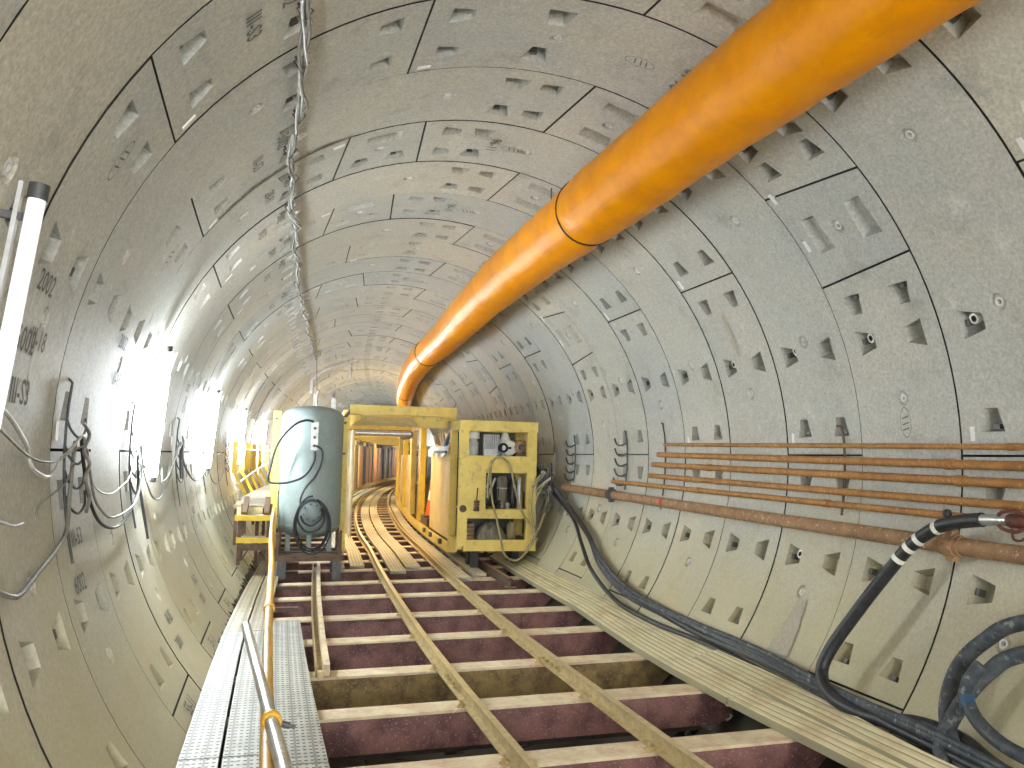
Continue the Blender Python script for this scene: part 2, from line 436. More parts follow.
    for rim, fl, kd, bp in holes:
        if kd == 'h':
            n = len(rim); cu, ct = bp[0], bp[1]
            def ringv(s, d): return [(cu+(u-cu)*s, ct+(t-ct)*s, d) for u, t in rim]
            vs = ringv(1, 0)+ringv(.82, .022)+ringv(.58, .024)+ringv(.52, .006)+ringv(.3, .006)+ringv(.28, .03)
            fs = []
            for q in range(5): fs.append([(q*n+i, q*n+(i+1) % n, (q+1)*n+(i+1) % n, (q+1)*n+i) for i in range(n)])
            k = len(V); V.extend(vs)
            for q, ff in enumerate(fs):
                for f in ff: Fc.append(tuple(k+i for i in f)); Mi.append([0,0,3,3,3][q]); SM.append(False)
            Fc.append(tuple(k+5*n+i for i in range(n))); Mi.append(4); SM.append(False)
        else:
            vs = [(u, t, 0) for u, t in rim]+[(a, b, c) for a, b, c in fl]
            addf(vs, [(0,1,5,4),(1,2,6,5),(2,3,7,6),(3,0,4,7),(4,5,6,7)], 0)
            # bolt head standing in the deep end of the pocket
            bu, bt, bd = bp; s = .022; st = math.degrees(s/R)
            if kd in 'lk': vs = [(bu-s, bt, bd-.022), (bu+s, bt, bd-.022), (bu+s, bt, bd+.03), (bu-s, bt, bd+.03)]
            else: vs = [(bu, bt-st, bd-.022), (bu, bt+st, bd-.022), (bu, bt+st, bd+.03), (bu, bt-st, bd+.03)]
            cx = sum(v[1] for v in fl_ for fl_ in [fl])/4 if False else sum(v[1] for v in fl)/4
            cu2 = sum(v[0] for v in fl)/4
            if kd in 'lk': v2 = [(u, t+(st*1.4 if cx > t else -st*1.4), d) for u, t, d in vs]
            else: v2 = [(u+(.03 if cu2 > u else -.03), t, d) for u, t, d in vs]
            addf(vs+v2, [(0,1,2,3),(7,6,5,4),(0,4,5,1),(1,5,6,2),(2,6,7,3),(3,7,4,0)], 2)
    return V, Fc, Mi, SM
TEMPL = {}
def ring_segments(kind):
    if kind in TEMPL: return TEMPL[kind]
    d = RINGS[kind]; out = []
    k0, k1 = d['k']; sk = .95
    J = [x+OFF for x in d['j']]
    # key segment, its two long sides lean towards each other
    s = 1
    out.append((( k0+k1)/2+OFF, seg_template(k0+OFF, k1+OFF, -sk*s*.9, sk*s*.9, 'two' if kind == 'evB' else 'one', 'K')))
    for i in range(len(J)-1):
        a, b = J[i], J[i+1]
        s0 = sk*s*.9 if i == 0 else 0; s1 = -sk*s*.9 if i == len(J)-2 else 0
        out.append(((a+b)/2, seg_template(a, b, s0, s1, None, 'B')))
    TEMPL[kind] = out
    return out
def plain_ring():
    if 'plain' in TEMPL: return TEMPL['plain']
    out = []
    for i in range(5):
        a0 = i*72.0; V = []; Fc = []; m = 9
        for u in (.006, WD*.5, WD-.006):
            for j in range(m+1): V.append((u, lerp(a0+.12, a0+71.88, j/m), 0))
        for q in range(2):
            for j in range(m): p = q*(m+1)+j; Fc.append((p, p+1, p+m+2, p+m+1))
        out.append((a0+36, (V, Fc, [0]*len(Fc), [True]*len(Fc))))
    TEMPL['plain'] = out; return out
WALLS = {k: dict(v=[], f=[], m=[], s=[], t=[]) for k in ('wall_right', 'ceiling', 'wall_left', 'floor')}
def wall_of(c):
    c = (c+360) % 360
    if c < 45 or c >= 318: return 'wall_right'
    if c < 135: return 'ceiling'
    if c < 226: return 'wall_left'
    return 'floor'
tint_rnd = random.Random(5)
RING0, RING1 = -9, 84
for n in range(RING0, RING1):
    rb = S1+n*WD; rt = tint_rnd.random()
    for cdeg, (V, Fc, Mi, SM) in (ring_segments(ring_kind(n)) if n < 46 else plain_ring()):
        w = WALLS[wall_of(cdeg)]; k = len(w['v'])
        dr = tint_rnd.uniform(-.004, .004); tn = min(1, max(0, .55*rt+.45*tint_rnd.random()))
        plug = tint_rnd.random()
        for u, t, d in V:
            w['v'].append(C(rb+u, D2(t), R+dr+d))
        for f, mi, sm in zip(Fc, Mi, SM):
            w['f'].append(tuple(k+i for i in f)); w['m'].append(mi); w['s'].append(sm); w['t'].append(tn)
# stamped marks and tags on the lining
def text_mesh(body, size):
    cu = bpy.data.curves.new('t', 'FONT'); cu.body = body; cu.size = size; cu.align_x = 'CENTER'; cu.align_y = 'CENTER'
    cu.resolution_u = 2; cu.offset = size*.012
    ob = bpy.data.objects.new('t', cu); COL.objects.link(ob)
    dg = bpy.context.evaluated_depsgraph_get(); me = bpy.data.meshes.new_from_object(ob.evaluated_get(dg))
    vs = [v.co.copy() for v in me.vertices]; fs = [tuple(p.vertices) for p in me.polygons]
    bpy.data.objects.remove(ob); bpy.data.curves.remove(cu); bpy.data.meshes.remove(me)
    return vs, fs
TXT = {}
def stamp(body, size, n, frac, deg, rot=0, mi=5):
    """write on the lining; text runs around the ring, rot in degrees turns it on the surface"""
    if (body, size) not in TXT: TXT[(body, size)] = text_mesh(body, size)
    vs, fs = TXT[(body, size)]
    w = WALLS[wall_of(deg)]; k = len(w['v']); c, s = math.cos(D2(rot)), math.sin(D2(rot))
    for v in vs:
        x = v.x*c-v.y*s; y = v.x*s+v.y*c
        w['v'].append(C(S1+(n+frac)*WD+x, D2(deg)-y/R, R-.0052))
    for f in fs: w['f'].append(tuple(k+i for i in f)); w['m'].append(mi); w['s'].append(False); w['t'].append(.5)
def mark(n, frac, deg, du, dd, mi):      # flat little plate du (m) by dd (deg)
    w = WALLS[wall_of(deg)]; k = len(w['v']); s = S1+(n+frac)*WD
    for r_ in (R+.015, R-.0075):
        for a, b in ((-1,-1),(1,-1),(1,1),(-1,1)): w['v'].append(C(s+a*du/2, D2(deg+b*dd/2), r_))
    for f in ((4,5,6,7),(0,1,5,4),(1,2,6,5),(2,3,7,6),(3,0,4,7)):
        w['f'].append(tuple(k+i for i in f)); w['m'].append(mi); w['s'].append(False); w['t'].append(.5)
def badge(n, frac, deg, rx, ry, rot=0):      # oval outline with two slanted strokes
    w = WALLS[wall_of(deg)]; s0 = S1+(n+frac)*WD; c, s = math.cos(D2(rot)), math.sin(D2(rot))
    def put(lp):
        k = len(w['v'])
        for x, y in lp:
            X = x*c-y*s; Y = x*s+y*c; w['v'].append(C(s0+Y, D2(deg)-X/R, R-.0052))
        return k
    m = 20; a = [(rx*math.cos(2*PI*i/m), ry*math.sin(2*PI*i/m)) for i in range(m)]; b = [(x*.94, y*.92) for x, y in a]
    k = put(a+b)
    for i in range(m):
        w['f'].append((k+i, k+(i+1) % m, k+m+(i+1) % m, k+m+i)); w['m'].append(5); w['s'].append(False); w['t'].append(.5)
    for x0 in (-.4, 0, .35):
        k = put([((x0-.05)*rx, -.6*ry), ((x0+.05)*rx, -.6*ry), ((x0+.2)*rx, .6*ry), ((x0+.1)*rx, .6*ry)])
        w['f'].append((k, k+1, k+2, k+3)); w['m'].append(5); w['s'].append(False); w['t'].append(.5)
for n in range(-1, 11):
    kd = ring_kind(n)
    if kd == 'odd':
        L = [('III-S3', 133, 0), ('3002', 128.5, 0), ('55-11', 219, 0), ('0103', 223, 0), ('III-18', 171, 0), ('2002', 166, 0)]
        tags = [(142.6, .93), (.0+4, .9)]
        bd = [(152, 0)] if n < 4 else []
    elif kd == 'evA':
        L = [('96-18', 70, 180), ('2003', 67, 180), ('III-53', 191, 0), ('6002', 196, 0)]
        tags = [(36.5, .91), (45.9, .91), (106.8, .93), (179, .1)]
        bd = [(77, 0), (6, 0)] if n < 4 else []
    else:
        L = [('28-91', 131, 0), ('1003', 127, 0), ('III-SS', 209, 0), ('2001', 213, 0), ('96-11', 88, 0)]
        tags = [(38.6, .91), (117.5, .12), (178.6, .92)]
        bd = [(84, 0)] if n > 0 else []
    for body, dg_, rot in L:
        stamp(body, .13, n, .36 if len(body) < 5 else .48, dg_, rot)
    for dg_, fr in tags: mark(n, fr, dg_, .035, 2.0, 6)
    for dg_, rot in bd: badge(n, .5, dg_, .11, .055, rot)
stamp('6002', .15, 1, .30, 171.5, 0); stamp('III-S3', .15, 1, .36, 176.0, 0)
for n, fr, dg_ in ((2, .74, 19.4), (3, .70, 19.6), (1, .76, 19.4), (4, .74, 19.4), (3, .72, -16.4)):   # white plugs that catch the light
    w = WALLS['wall_right']; k = len(w['v']); s0 = S1+(n+fr)*WD
    for rr, dep in ((.036, .04), (.021, .04), (.018, .055)):
        for i in range(14): w['v'].append(C(s0+rr*math.cos(2*PI*i/14), D2(dg_)+rr*math.sin(2*PI*i/14)/R, R+dep))
    for i in range(14):
        j = (i+1) % 14
        w['f'].append((k+i, k+j, k+14+j, k+14+i)); w['m'].append(3); w['s'].append(False); w['t'].append(.5)
        w['f'].append((k+14+i, k+14+j, k+28+j, k+28+i)); w['m'].append(2); w['s'].append(False); w['t'].append(.5)
    w['f'].append(tuple(k+28+i for i in range(14))); w['m'].append(4); w['s'].append(False); w['t'].append(.5)
    # collar back to the wall
    k = len(w['v'])
    for dep in (.04, .075):
        for i in range(14): w['v'].append(C(s0+.036*math.cos(2*PI*i/14), D2(dg_)+.036*math.sin(2*PI*i/14)/R, R+dep))
    for i in range(14):
        j = (i+1) % 14; w['f'].append((k+i, k+j, k+14+j, k+14+i)); w['m'].append(3); w['s'].append(False); w['t'].append(.5)
# wet brown leak stain that follows the joint left of the crown
w = WALLS['ceiling']; k = len(w['v']); sr_ = random.Random(12); m = 44
for i in range(m+1):
    dg_ = lerp(114.5, 145, i/m); e = math.sin(PI*i/m)**.4; wd_ = (.035+.05*sr_.random())*e
    w['v'].append(C(S1+3.995*WD, D2(dg_), R-.0048)); w['v'].append(C(S1+3.995*WD-wd_, D2(dg_), R-.0048))
for i in range(m):
    w['f'].append((k+2*i, k+2*i+1, k+2*i+3, k+2*i+2)); w['m'].append(8); w['s'].append(False); w['t'].append(.5)
# drip stains running down from two lifting sockets
for wn, n_, fr, d0, d1, w0, w1 in (('wall_right', 3, .44, -24, -39, .05, .17), ('wall_left', 1, .5, 169.5, 176, .03, .07), ('wall_right', 4, .52, 30, 21, .02, .05)):
    w = WALLS[wn]; k = len(w['v']); m = 26; ln = random.Random(n_)
    for i in range(m+1):
        dg_ = lerp(d0, d1, i/m); hw = lerp(w0, w1, (i/m)**.7)*(1 if i < m*.7 else 1-(i/m-.7)*2.2); s0 = S1+(n_+fr)*WD
        for q in (-1, 1): w['v'].append(C(s0+q*hw+ln.uniform(-.012, .012), D2(dg_), R-.0047))
    for i in range(m):
        w['f'].append((k+2*i, k+2*i+1, k+2*i+3, k+2*i+2)); w['m'].append(9); w['s'].append(False); w['t'].append(.5)
# dark grout cylinder behind the segments
RNG = {'wall_right': (-43, 46), 'ceiling': (44, 136), 'wall_left': (134, 228), 'floor': (226, 319)}
for name, (a, b) in RNG.items():
    w = WALLS[name]; k = len(w['v']); m = 24; ss = [S1+RING0*WD+i*(RING1-RING0)*WD/60 for i in range(61)]
    for s in ss:
        for j in range(m+1): w['v'].append(C(s, D2(lerp(a, b, j/m)), R+.17))
    for i in range(60):
        for j in range(m):
            p = k+i*(m+1)+j; w['f'].append((p, p+1, p+m+2, p+m+1)); w['m'].append(7); w['s'].append(False); w['t'].append(.5)
# cut the grout strips to their own range only; a small overlap keeps light out
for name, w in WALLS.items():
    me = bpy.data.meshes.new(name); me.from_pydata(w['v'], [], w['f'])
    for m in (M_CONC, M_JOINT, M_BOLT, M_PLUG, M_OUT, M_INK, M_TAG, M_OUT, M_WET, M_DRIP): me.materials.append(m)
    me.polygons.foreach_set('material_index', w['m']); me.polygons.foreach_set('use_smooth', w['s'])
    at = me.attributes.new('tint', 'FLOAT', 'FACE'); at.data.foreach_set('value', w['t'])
    bm = bmesh.new(); bm.from_mesh(me)
    for e in bm.edges:
        if len(e.link_faces) == 2 and e.calc_face_angle(0) > .35: e.smooth = False
    bm.to_mesh(me); bm.free(); me.update()
    o = bpy.data.objects.new(name, me); COL.objects.link(o); o['kind'] = 'structure'
exec_after = []
# ------------------------------------------------------------------ steel sleepers and track
def zs(o): return -1.84+.02*(o+1.7)           # sleeper top: the deck is slightly tilted
SL = [1.6, 2.82, 4.02, 5.10, 6.28, 7.40, 8.68, 9.90, 11.28, 12.52, 13.84]
s = 13.84
while s < 78: s += 1.12 if s < 40 else 2.2; SL.append(s)
rb = random.Random(3)
RIGHT_O = 1.78
for i, sc in enumerate(SL):
    root = thing('steel_sleeper', '', 'sleeper', P(sc, 0, -2.3), 'steel beams laid across the tunnel under the track')
    vis = [x for x in SL if x > 4.5]
    if sc < 4.5: lab = 'dark red steel beam under the track, below the bottom edge of the view' if sc < 3.5 else 'dark red steel beam crossing under the track at the very bottom edge of the view'
    elif sc < 14.5: lab = 'dark red steel beam under the track, %s one up from the bottom edge' % words(vis.index(sc))
    else: lab = 'steel sleeper beam showing between the planks inside the yellow gantry'
    if i == 4+0 and False: pass
    tag(root, lab, None)
    w = .115; mud = (i in (5,)) 
    jit = rb.uniform(-.02, .02); hf = 1.60
    def sb(s0, s1, z0, z1, m, mb):
        o0, o1 = -1.90, 1.98
        mb.hexa([P(s0,o0,z0+zs(o0)),P(s0,o1,z0+zs(o1)),P(s1,o1,z0+zs(o1)),P(s1,o0,z0+zs(o0)),
                 P(s0,o0,z1+zs(o0)),P(s0,o1,z1+zs(o1)),P(s1,o1,z1+zs(o1)),P(s1,o0,z1+zs(o0))], m)
    mb = MB(); sb(sc-w, sc+w, -.02, 0, 0, mb)
    sb(sc-w+.001, sc+w-.001, -.024, -.0195, 1, mb)
    mb.build('top_flange', [M_BEAMTOP, M_BEAM], root)
    mb = MB()
    pts = [(-1.93,-.024),(1.98,-.024),(1.98,-.05),(1.92,-.17),(1.80,-.27),(-1.68,-.27),(-1.82,-.17),(-1.93,-.05)]
    vs = [P(sc+q, o, z+zs(o)) for q in (-.07, -.055) for o, z in pts]; mb.add(vs, [tuple(range(8)), tuple(range(15, 7, -1))]+[(i_, (i_+1) % 8, 8+(i_+1) % 8, 8+i_) for i_ in range(8)])
    def sb2(z0, z1, a, b, o0, o1): mb.hexa([P(sc+a,o0,z0+zs(o0)),P(sc+a,o1,z0+zs(o1)),P(sc+b,o1,z0+zs(o1)),P(sc+b,o0,z0+zs(o0)),P(sc+a,o0,z1+zs(o0)),P(sc+a,o1,z1+zs(o1)),P(sc+b,o1,z1+zs(o1)),P(sc+b,o0,z1+zs(o0))])
    for oo in (-1.3, -.45, .4, 1.25): sb2(-.27, -.022, -.06, .09, oo, oo+.012)
    mb.build('web', [M_BEAMMUD if mud else M_BEAM], root)
    mb = MB(); sb2(-.285, -.27, -w, w, -1.6, 1.6); mb.build('bottom_flange', [M_SHADE], root)

LX = [(0,-.185),(8,-.185),(11,-.14),(16,-.075),(19.5,-.15),(26,-.19),(34,-.23),(46,-.3),(80,-.6)]
RX = [(0,.725),(8,.735),(12,.80),(16,.845),(20,.82),(26,.845),(34,.80),(46,.66),(80,.35)]
def lx(s): return interp(s, *zip(*LX))
def rx(s): return interp(s, *zip(*RX))
PROF = [(-.046,0),(.046,0),(.046,.010),(.010,.020),(.007,.070),(.022,.078),(.024,.104),(-.024,.104),(-.022,.078),(-.007,.070),(-.010,.020),(-.046,.010)]
def rail(fn, name, label, s_a, s_b, step=1.0, prof=PROF, dz=0, mats=(M_RAIL, M_RAILTOP), sc=1.0):
    mb = MB(); vs = []; n = int((s_b-s_a)/step)+1; m = len(prof)
    for i in range(n+1):
        s = lerp(s_a, s_b, i/n); o = fn(s)
        for x, z in prof: vs.append(P(s, o-.024*sc+x*sc, zs(o)+z*sc+dz))
    fs = []; mi = []
    for i in range(n):
        for k in range(m):
            j = (k+1) % m; fs.append((i*m+k, i*m+j, (i+1)*m+j, (i+1)*m+k)); mi.append(1 if k == 6 else 0)
    fs.append(tuple(range(m))); mi.append(0); fs.append(tuple(n*m+k for k in reversed(range(m)))); mi.append(0)
    mb.add(vs, fs, mi)
    return mb
for fn, lab, side in ((lx, 'left running rail of the narrow gauge track, dusty tan steel', 'left'), (rx, 'right running rail of the narrow gauge track, dusty tan steel', 'right')):
    root = thing('rail', lab, 'rail', P(1.2, fn(1.2), zs(0)))
    rail(fn, 'rail', lab, 1.2, 78).build('rail_bar', [M_RAIL, M_RAILTOP], root)
    # clip bolts where the rail sits on each beam
    k = 0
    for sc in SL:
        if sc < 3.8 or sc > 17: continue
        for sd in (-1, 1):
            mb = MB(); o = fn(sc)-.024+sd*.062; z = zs(o); b = P(sc-.06, o, z)
            mb.lathe(b, (0,0,1), [(.032,0),(.032,.008),(.019,.009),(.019,.028),(.010,.029),(.010,.05)], 8, 0, False)
            mb.bar(sc-.085, sc-.035, min(o, o-sd*.03), max(o, o-sd*.03), z+.008, z+.022)
            mb.build('rail_clip', [M_RAIL], root)
    # splice plate with four bolts
    sj = 6.75 if side == 'left' else 7.15
    mb = MB(); o = fn(sj)-.024; z = zs(o)
    for sd in (-1, 1):
        mb.bar(sj-.24, sj+.24, o+sd*.012-.006, o+sd*.012+.006, z+.018, z+.078)
        for q in (-.18,-.06,.06,.18): mb.lathe(P(sj+q, o+sd*.018, z+.048), (sd,0,0), [(.017,0),(.017,.014),(.009,.015),(.009,.03)], 6, 0, False)
    mb.build('splice_plate', [M_RAIL], root)

# short channel beside the tank, short spare rail by the power unit
root = thing('channel_bar', 'short dusty steel channel lying lengthwise on the beams in front of the grey tank', 'channel', P(8, -1.12, -1.83))
fnc = lambda s: interp(s, [7.3, 14.4], [-1.175, -1.045])
mb = MB()
for i in range(6):
    a, b = lerp(7.3, 14.2, i/6), lerp(7.3, 14.2, (i+1)/6)
    for o0, o1, z0, z1, m in ((-.062,.062,.0,.012,0), (-.062,-.050,.012,.09,0), (.0,.05,.012,.1,1)):
        vs = []
        for s in (a, b):
            c = fnc(s)
            vs += [P(s, c+o0, zs(c)+z0), P(s, c+o1, zs(c)+z0), P(s, c+o1, zs(c)+z1), P(s, c+o0, zs(c)+z1)]
        mb.add(vs, [(0,1,2,3),(7,6,5,4),(0,4,5,1),(1,5,6,2),(2,6,7,3),(3,7,4,0)], m)
mb.build('channel_section', [M_RAIL, M_BEAMTOP], root)
mb = MB(); c = fnc(7.32); mb.bar(7.24, 7.3, c-.05, c-.0, zs(c), zs(c)+.06); mb.build('end_stop', [M_RAILTOP], root)
root = thing('spare_rail', 'short brown rusty spare rail ending on the beams beside the power unit', 'rail', P(11.6, 1.5, -1.8))
fns = lambda s: interp(s, [11.55, 13.3, 15], [1.50, 1.52, 1.43])
rail(fns, '', '', 11.55, 15.0, 1.0, sc=1.15).build('rail_bar', [M_BROWNS, M_RUST2], root)
mb = MB(); mb.bar(11.52, 11.62, 1.50-.10, 1.50+.05, zs(1.5)-.0, zs(1.5)+.012); mb.build('base_plate', [M_RUST2], root)

# ------------------------------------------------------------------ boards
def board(name, label, cat, group, s0, s1, oa, ob_, z, th, m, lip=True, n=None, gap=.008, endm=None):
    """board from s0 to s1; oa, ob_ functions give left and right edge, z function gives its top"""
    root = thing(name, label, cat, P(s0, oa(s0), z(s0, oa(s0))-th), group)
    n = n or max(1, int((s1-s0)/.8)); mb = MB(); s0 += gap; s1 -= gap
    vs = []; uvs = []
    for i in range(n+1):
        s = lerp(s0, s1, i/n); a, b = oa(s), ob_(s)
        for o, dz in ((a,0),(b,0),(b,-th),(a,-th)): vs.append(P(s, o, z(s, o)+dz)); uvs.append((o-a if dz == 0 else 0.001, s))
    fs = []
    for i in range(n):
        for k in range(4): fs.append((i*4+k, i*4+(k+1) % 4, (i+1)*4+(k+1) % 4, (i+1)*4+k))
    fs += [(0,1,2,3), (n*4+3, n*4+2, n*4+1, n*4)]
    mb.add(vs, fs, 0, uvs); mb.build('deck_plate', [m], root)
    if lip:      # folded end hooks
        mb = MB(); a, b = oa(s0), ob_(s0)
        mb.hexa([P(s0-.005,a+.01,z(s0,a)-th-.012),P(s0-.005,b-.01,z(s0,b)-th-.012),P(s0+.03,b-.01,z(s0,b)-th-.012),P(s0+.03,a+.01,z(s0,a)-th-.012),
                 P(s0-.005,a+.01,z(s0,a)-.004),P(s0-.005,b-.01,z(s0,b)-.004),P(s0+.03,b-.01,z(s0,b)-.004),P(s0+.03,a+.01,z(s0,a)-.004)])
        mb.build('end_lip', [endm or M_GALV], root)
    return root
zleft = lambda s, o: interp(s, [4, 9, 14.5], [-1.70, -1.715, -1.76])
outerL = lambda s: interp(s, [2, 5, 8.7, 14.6], [-2.075, -2.065, -2.02, -1.885])
def laneL(k):
    xs = [2, 5, 8.7, 14.6]
    E = [[-2.092,-2.08,-2.035,-1.915], [-1.855,-1.85,-1.83,-1.745], [-1.60,-1.60,-1.615,-1.56]]
    return (lambda s, k=k: interp(s, xs, E[k])+.008), (lambda s, k=k: interp(s, xs, E[k+1])-.012)
G = 'perforated steel walkway boards on the left side'
lens = [(2.2, 5.15), (5.15, 8.7), (8.7, 11.9), (11.9, 14.6)]
for k in (0, 1):
    a, b = laneL(k)
    for i, (s0, s1) in enumerate(lens):
        where = ['nearest, cut by the frame', 'second from the camera', 'third from the camera', 'farthest, beside the grey tank'][i]
        lane = 'against the left wall' if k == 0 else 'left of the amber handrail'
        board('walkway_board', 'white perforated steel board %s, %s' % (lane, where) if i < 2 else 'yellowish perforated steel board %s, %s' % (lane, where), 'walkway board', G, s0, s1, a, b, zleft, .045, M_PERF if i < 2 else M_PERFY, lip=True)
a = lambda s: -1.585; b = lambda s: -1.315+interp(s,[4,9.3],[.045,-.01])
board('walkway_board', 'white perforated steel board right of the amber handrail, nearest, cut by the frame', 'walkway board', G, 2.4, 5.02, a, b, lambda s, o: -1.725, .045, M_PERF)
board('walkway_board', 'white perforated steel board right of the amber handrail, ending beside the channel bar', 'walkway board', G, 5.02, 9.25, a, b, lambda s, o: -1.725, .045, M_PERF)
# black bearers that carry the left boards
for i, s in enumerate((3.0, 5.15, 7.0, 8.7, 10.3, 11.9, 13.4, 14.5)):
    mb = MB(); mb.bar(s-.04, s+.04, -1.93, -1.33, -1.815, -1.772); 
    o = mb.build('board_bearer', [M_BROWNS]); tag(o, 'thin brown steel bearer hidden under the left walkway boards', 'bearer', 'bearers under the left walkway boards')

# right side boards
def capw(z): return math.sqrt(R*R-z*z)-.035
inE = lambda s: interp(s, [2.4, 4.2, 5.5, 6.3, 7.6, 9.6, 12.6, 14.8], [1.64, 1.62, 1.575, 1.56, 1.61, 1.75, 1.80, 1.84])
outE = lambda s: interp(s, [2.4, 3.9, 5.0, 6.1, 7.1, 9.85, 14.8], [1.85, 1.86, 1.97, 2.05, 2.08, 2.13, 2.13])
def edge(f): return lambda s: lerp(inE(s), outE(s), f)
def zr(s, o):
    a, b = inE(s), outE(s); t = (o-a)/(b-a); return lerp(zs(a)+.056, -1.605, max(0, min(1, t)))
for k, (f0, f1) in enumerate(((0, .5), (.5, 1))):
    cuts = [(2.4, 5.75), (5.75, 8.6), (8.6, 11.6), (11.6, 14.8)] if k == 0 else [(2.4, 6.75), (6.75, 9.2), (9.2, 12.2), (12.2, 14.8)]
    for i, (s0, s1) in enumerate(cuts):
        lane = 'beside the open beams on the right' if k == 0 else 'next to the black hoses'
        where = ['nearest, cut by the frame', 'second from the camera', 'third from the camera', 'the farthest one'][i]
        board('ribbed_board', 'pale ribbed board %s, %s' % (lane, where), 'walkway board', 'ribbed boards of the right hand walkway', s0, s1,
              (lambda s, f=f0: edge(f)(s)+.006), (lambda s, f=f1: edge(f)(s)-.006), (lambda s, o, k=k, i=i: zr(s, o)+(.012 if i == 0 and k == 1 else 0)), .05, M_RIB, lip=True, endm=M_BEAMTOP)
# timber planks inside the gantry
def lanes():
    f = lambda fn, d: (lambda s: fn(s)+d)
    return [('left of the left rail, outer', f(lx,-.72), f(lx,-.53), 13.75), ('left of the left rail, inner', f(lx,-.44), f(lx,-.22), 13.95),
            ('between the rails, left', f(lx,.13), f(lx,.36), 13.2), ('between the rails, right', f(lx,.40), f(lx,.63), 13.65),
            ('just right of the right rail', f(rx,.07), f(rx,.28), 12.3), ('in the second lane right of the rails', f(rx,.36), f(rx,.56), 12.65)]
for li, (nm, a, b, st) in enumerate(lanes()):
    s0 = st; i = 0
    while s0 < 60:
        s1 = s0+(4.0 if s0 < 30 else 8.0)
        pos = words(i)+' from its near end' if i < 3 else 'far inside the gantry'
        board('timber_plank', 'pale timber plank %s, %s' % (nm, pos), 'plank', 'timber planks along the track inside the gantry' if i < 3 else 'far timber planks, lane '+nm, s0, s1, a, b, lambda s, o: zs(o)+.048, .045, M_PLANK, lip=False, n=4)
        s0 = s1; i += 1

# ------------------------------------------------------------------ handrail and loose tube on the left
root = thing('handrail', 'amber yellow pipe handrail running along the left walkway', 'handrail', P(2.0, -1.70, -1.75))
hz = lambda s: interp(s, [2, 4.5, 13], [-1.01, -.97, -.83]); ho = lambda s: interp(s, [2, 3, 4.5, 7, 13], [-1.66, -1.65, -1.64, -1.61, -1.70])
mb = MB(); mb.tube([P(s, ho(s), hz(s)) for s in (1.9,2.8,3.8,4.9,6,7.5,9,11,12.9)], .025, 12); mb.build('top_rail', [M_AMBER], root)
mb = MB(); p = P(5.45, ho(5.45), hz(5.45)); mb.tube([P(5.4, ho(5.4), hz(5.4)), P(5.5, ho(5.5), hz(5.5))], .034, 12)
mb.build('pipe_coupler', [M_AMBER], root)
mb = MB(); mb.beam(P(12.9, -1.70, -1.755), P(12.9, -1.70, -.80), .06, .06); mb.build('post', [M_YELB], root)
mb = MB(); mb.beam(P(2.6, -1.62, -1.84), P(2.6, -1.655, -1.0), .04, .04); mb.build('post', [M_AMBER], root)
root = thing('scaffold_tube', 'loose galvanised scaffold tube clamped on top of the amber handrail', 'tube', P(3, -1.62, -1.0))
ga, gb = P(5.0, -1.75, -.972), P(2.2, -1.575, -.958); mb = MB(); gm = lambda t: ga.lerp(gb, t)
mb.tube([ga, gm(.3), gm(.6), gb], .0245, 14, caps=False); mb.tube([ga, gm(.3)], .0205, 14, 1, caps=False)
mb.build('tube_body', [M_GALV, M_DGREY], root)
root = thing('tube_clamp', 'yellow ring clamp joining the galvanised tube to the amber handrail', 'clamp', gm(.64))
mb = MB(); t = .64; d = (gb-ga).normalized(); c = gm(t)
mb.tube([c-d*.022, c-d*.018, c+d*.018, c+d*.022], [.028, .036, .036, .028], 16); mb.build('ring', [M_AMBER], root)
mb = MB(); mb.lathe(c+Vector((.034,0,-.012)), (1,0,-.3), [(.012,0),(.012,.03),(.007,.031),(.007,.05)], 8, 0, False); mb.build('clamp_bolt', [M_DGREY], root)

# ------------------------------------------------------------------ ventilation duct
DK = [(-4,.93,2.147),(1,.932,2.147),(4,.925,2.151),(6.5,.82,2.044),(10,.867,2.07),(15,1.015,2.071),(20,1.042,2.096),(30,1.23,2.007),(40,1.3,2.0)]
dp = smooth_path([Vector(k) for k in DK], 10)
def dat(s):
    for a, b in zip(dp[:-1], dp[1:]):
        if a.x <= s <= b.x:
            t = (s-a.x)/(b.x-a.x+1e-9); return lerp(a.y, b.y, t), lerp(a.z, b.z, t)
    return dp[-1].y, dp[-1].z
root = thing('ventilation_duct', 'large orange fabric ventilation duct hanging under the tunnel crown', 'ventilation duct', P(-3.5, .93, 1.8))
joints = [-3.5, 3.85, 6.72, 17.6, 28, 39]
rr = random.Random(11)
for a, b in zip(joints[:-1], joints[1:]):
    n = max(8, int((b-a)/.14)); n = min(n, 110); m = 40; mb = MB(); vs = []
    for i in range(n+1):
        s = lerp(a, b, i/n); o, z = dat(s); e = min(s-a, b-s)
        rad = .292-.012*math.exp(-(e/.12)**2)-(.006 if a > 6 else 0)+.004*math.sin(s*2.1)
        for k in range(m):
            t = 2*PI*k/m
            w = .004*math.sin(5*t+s*3)*math.sin(s*7+2*t)+.003*math.sin(11*s+3*t)
            top = .02*max(0, math.sin(t))**6
            vs.append(P(s, o+(rad+w)*math.cos(t), z+(rad+w+top)*math.sin(t)))
    fs = [(i*m+k, i*m+(k+1) % m, (i+1)*m+(k+1) % m, (i+1)*m+k) for i in range(n) for k in range(m)]
    mb.add(vs, fs, 0, smooth=True); mb.build('duct_section', [M_DUCT], root)
for j, rr_ in ((6.72, .289), (17.6, .283), (28, .283)):
    o, z = dat(j); mb = MB()
    mb.tube([P(j, o+rr_*math.cos(2*PI*k/40), z+rr_*math.sin(2*PI*k/40)) for k in range(40)], .0075, 6, closed=True); mb.build('joint_ring', [M_BLACK], root)
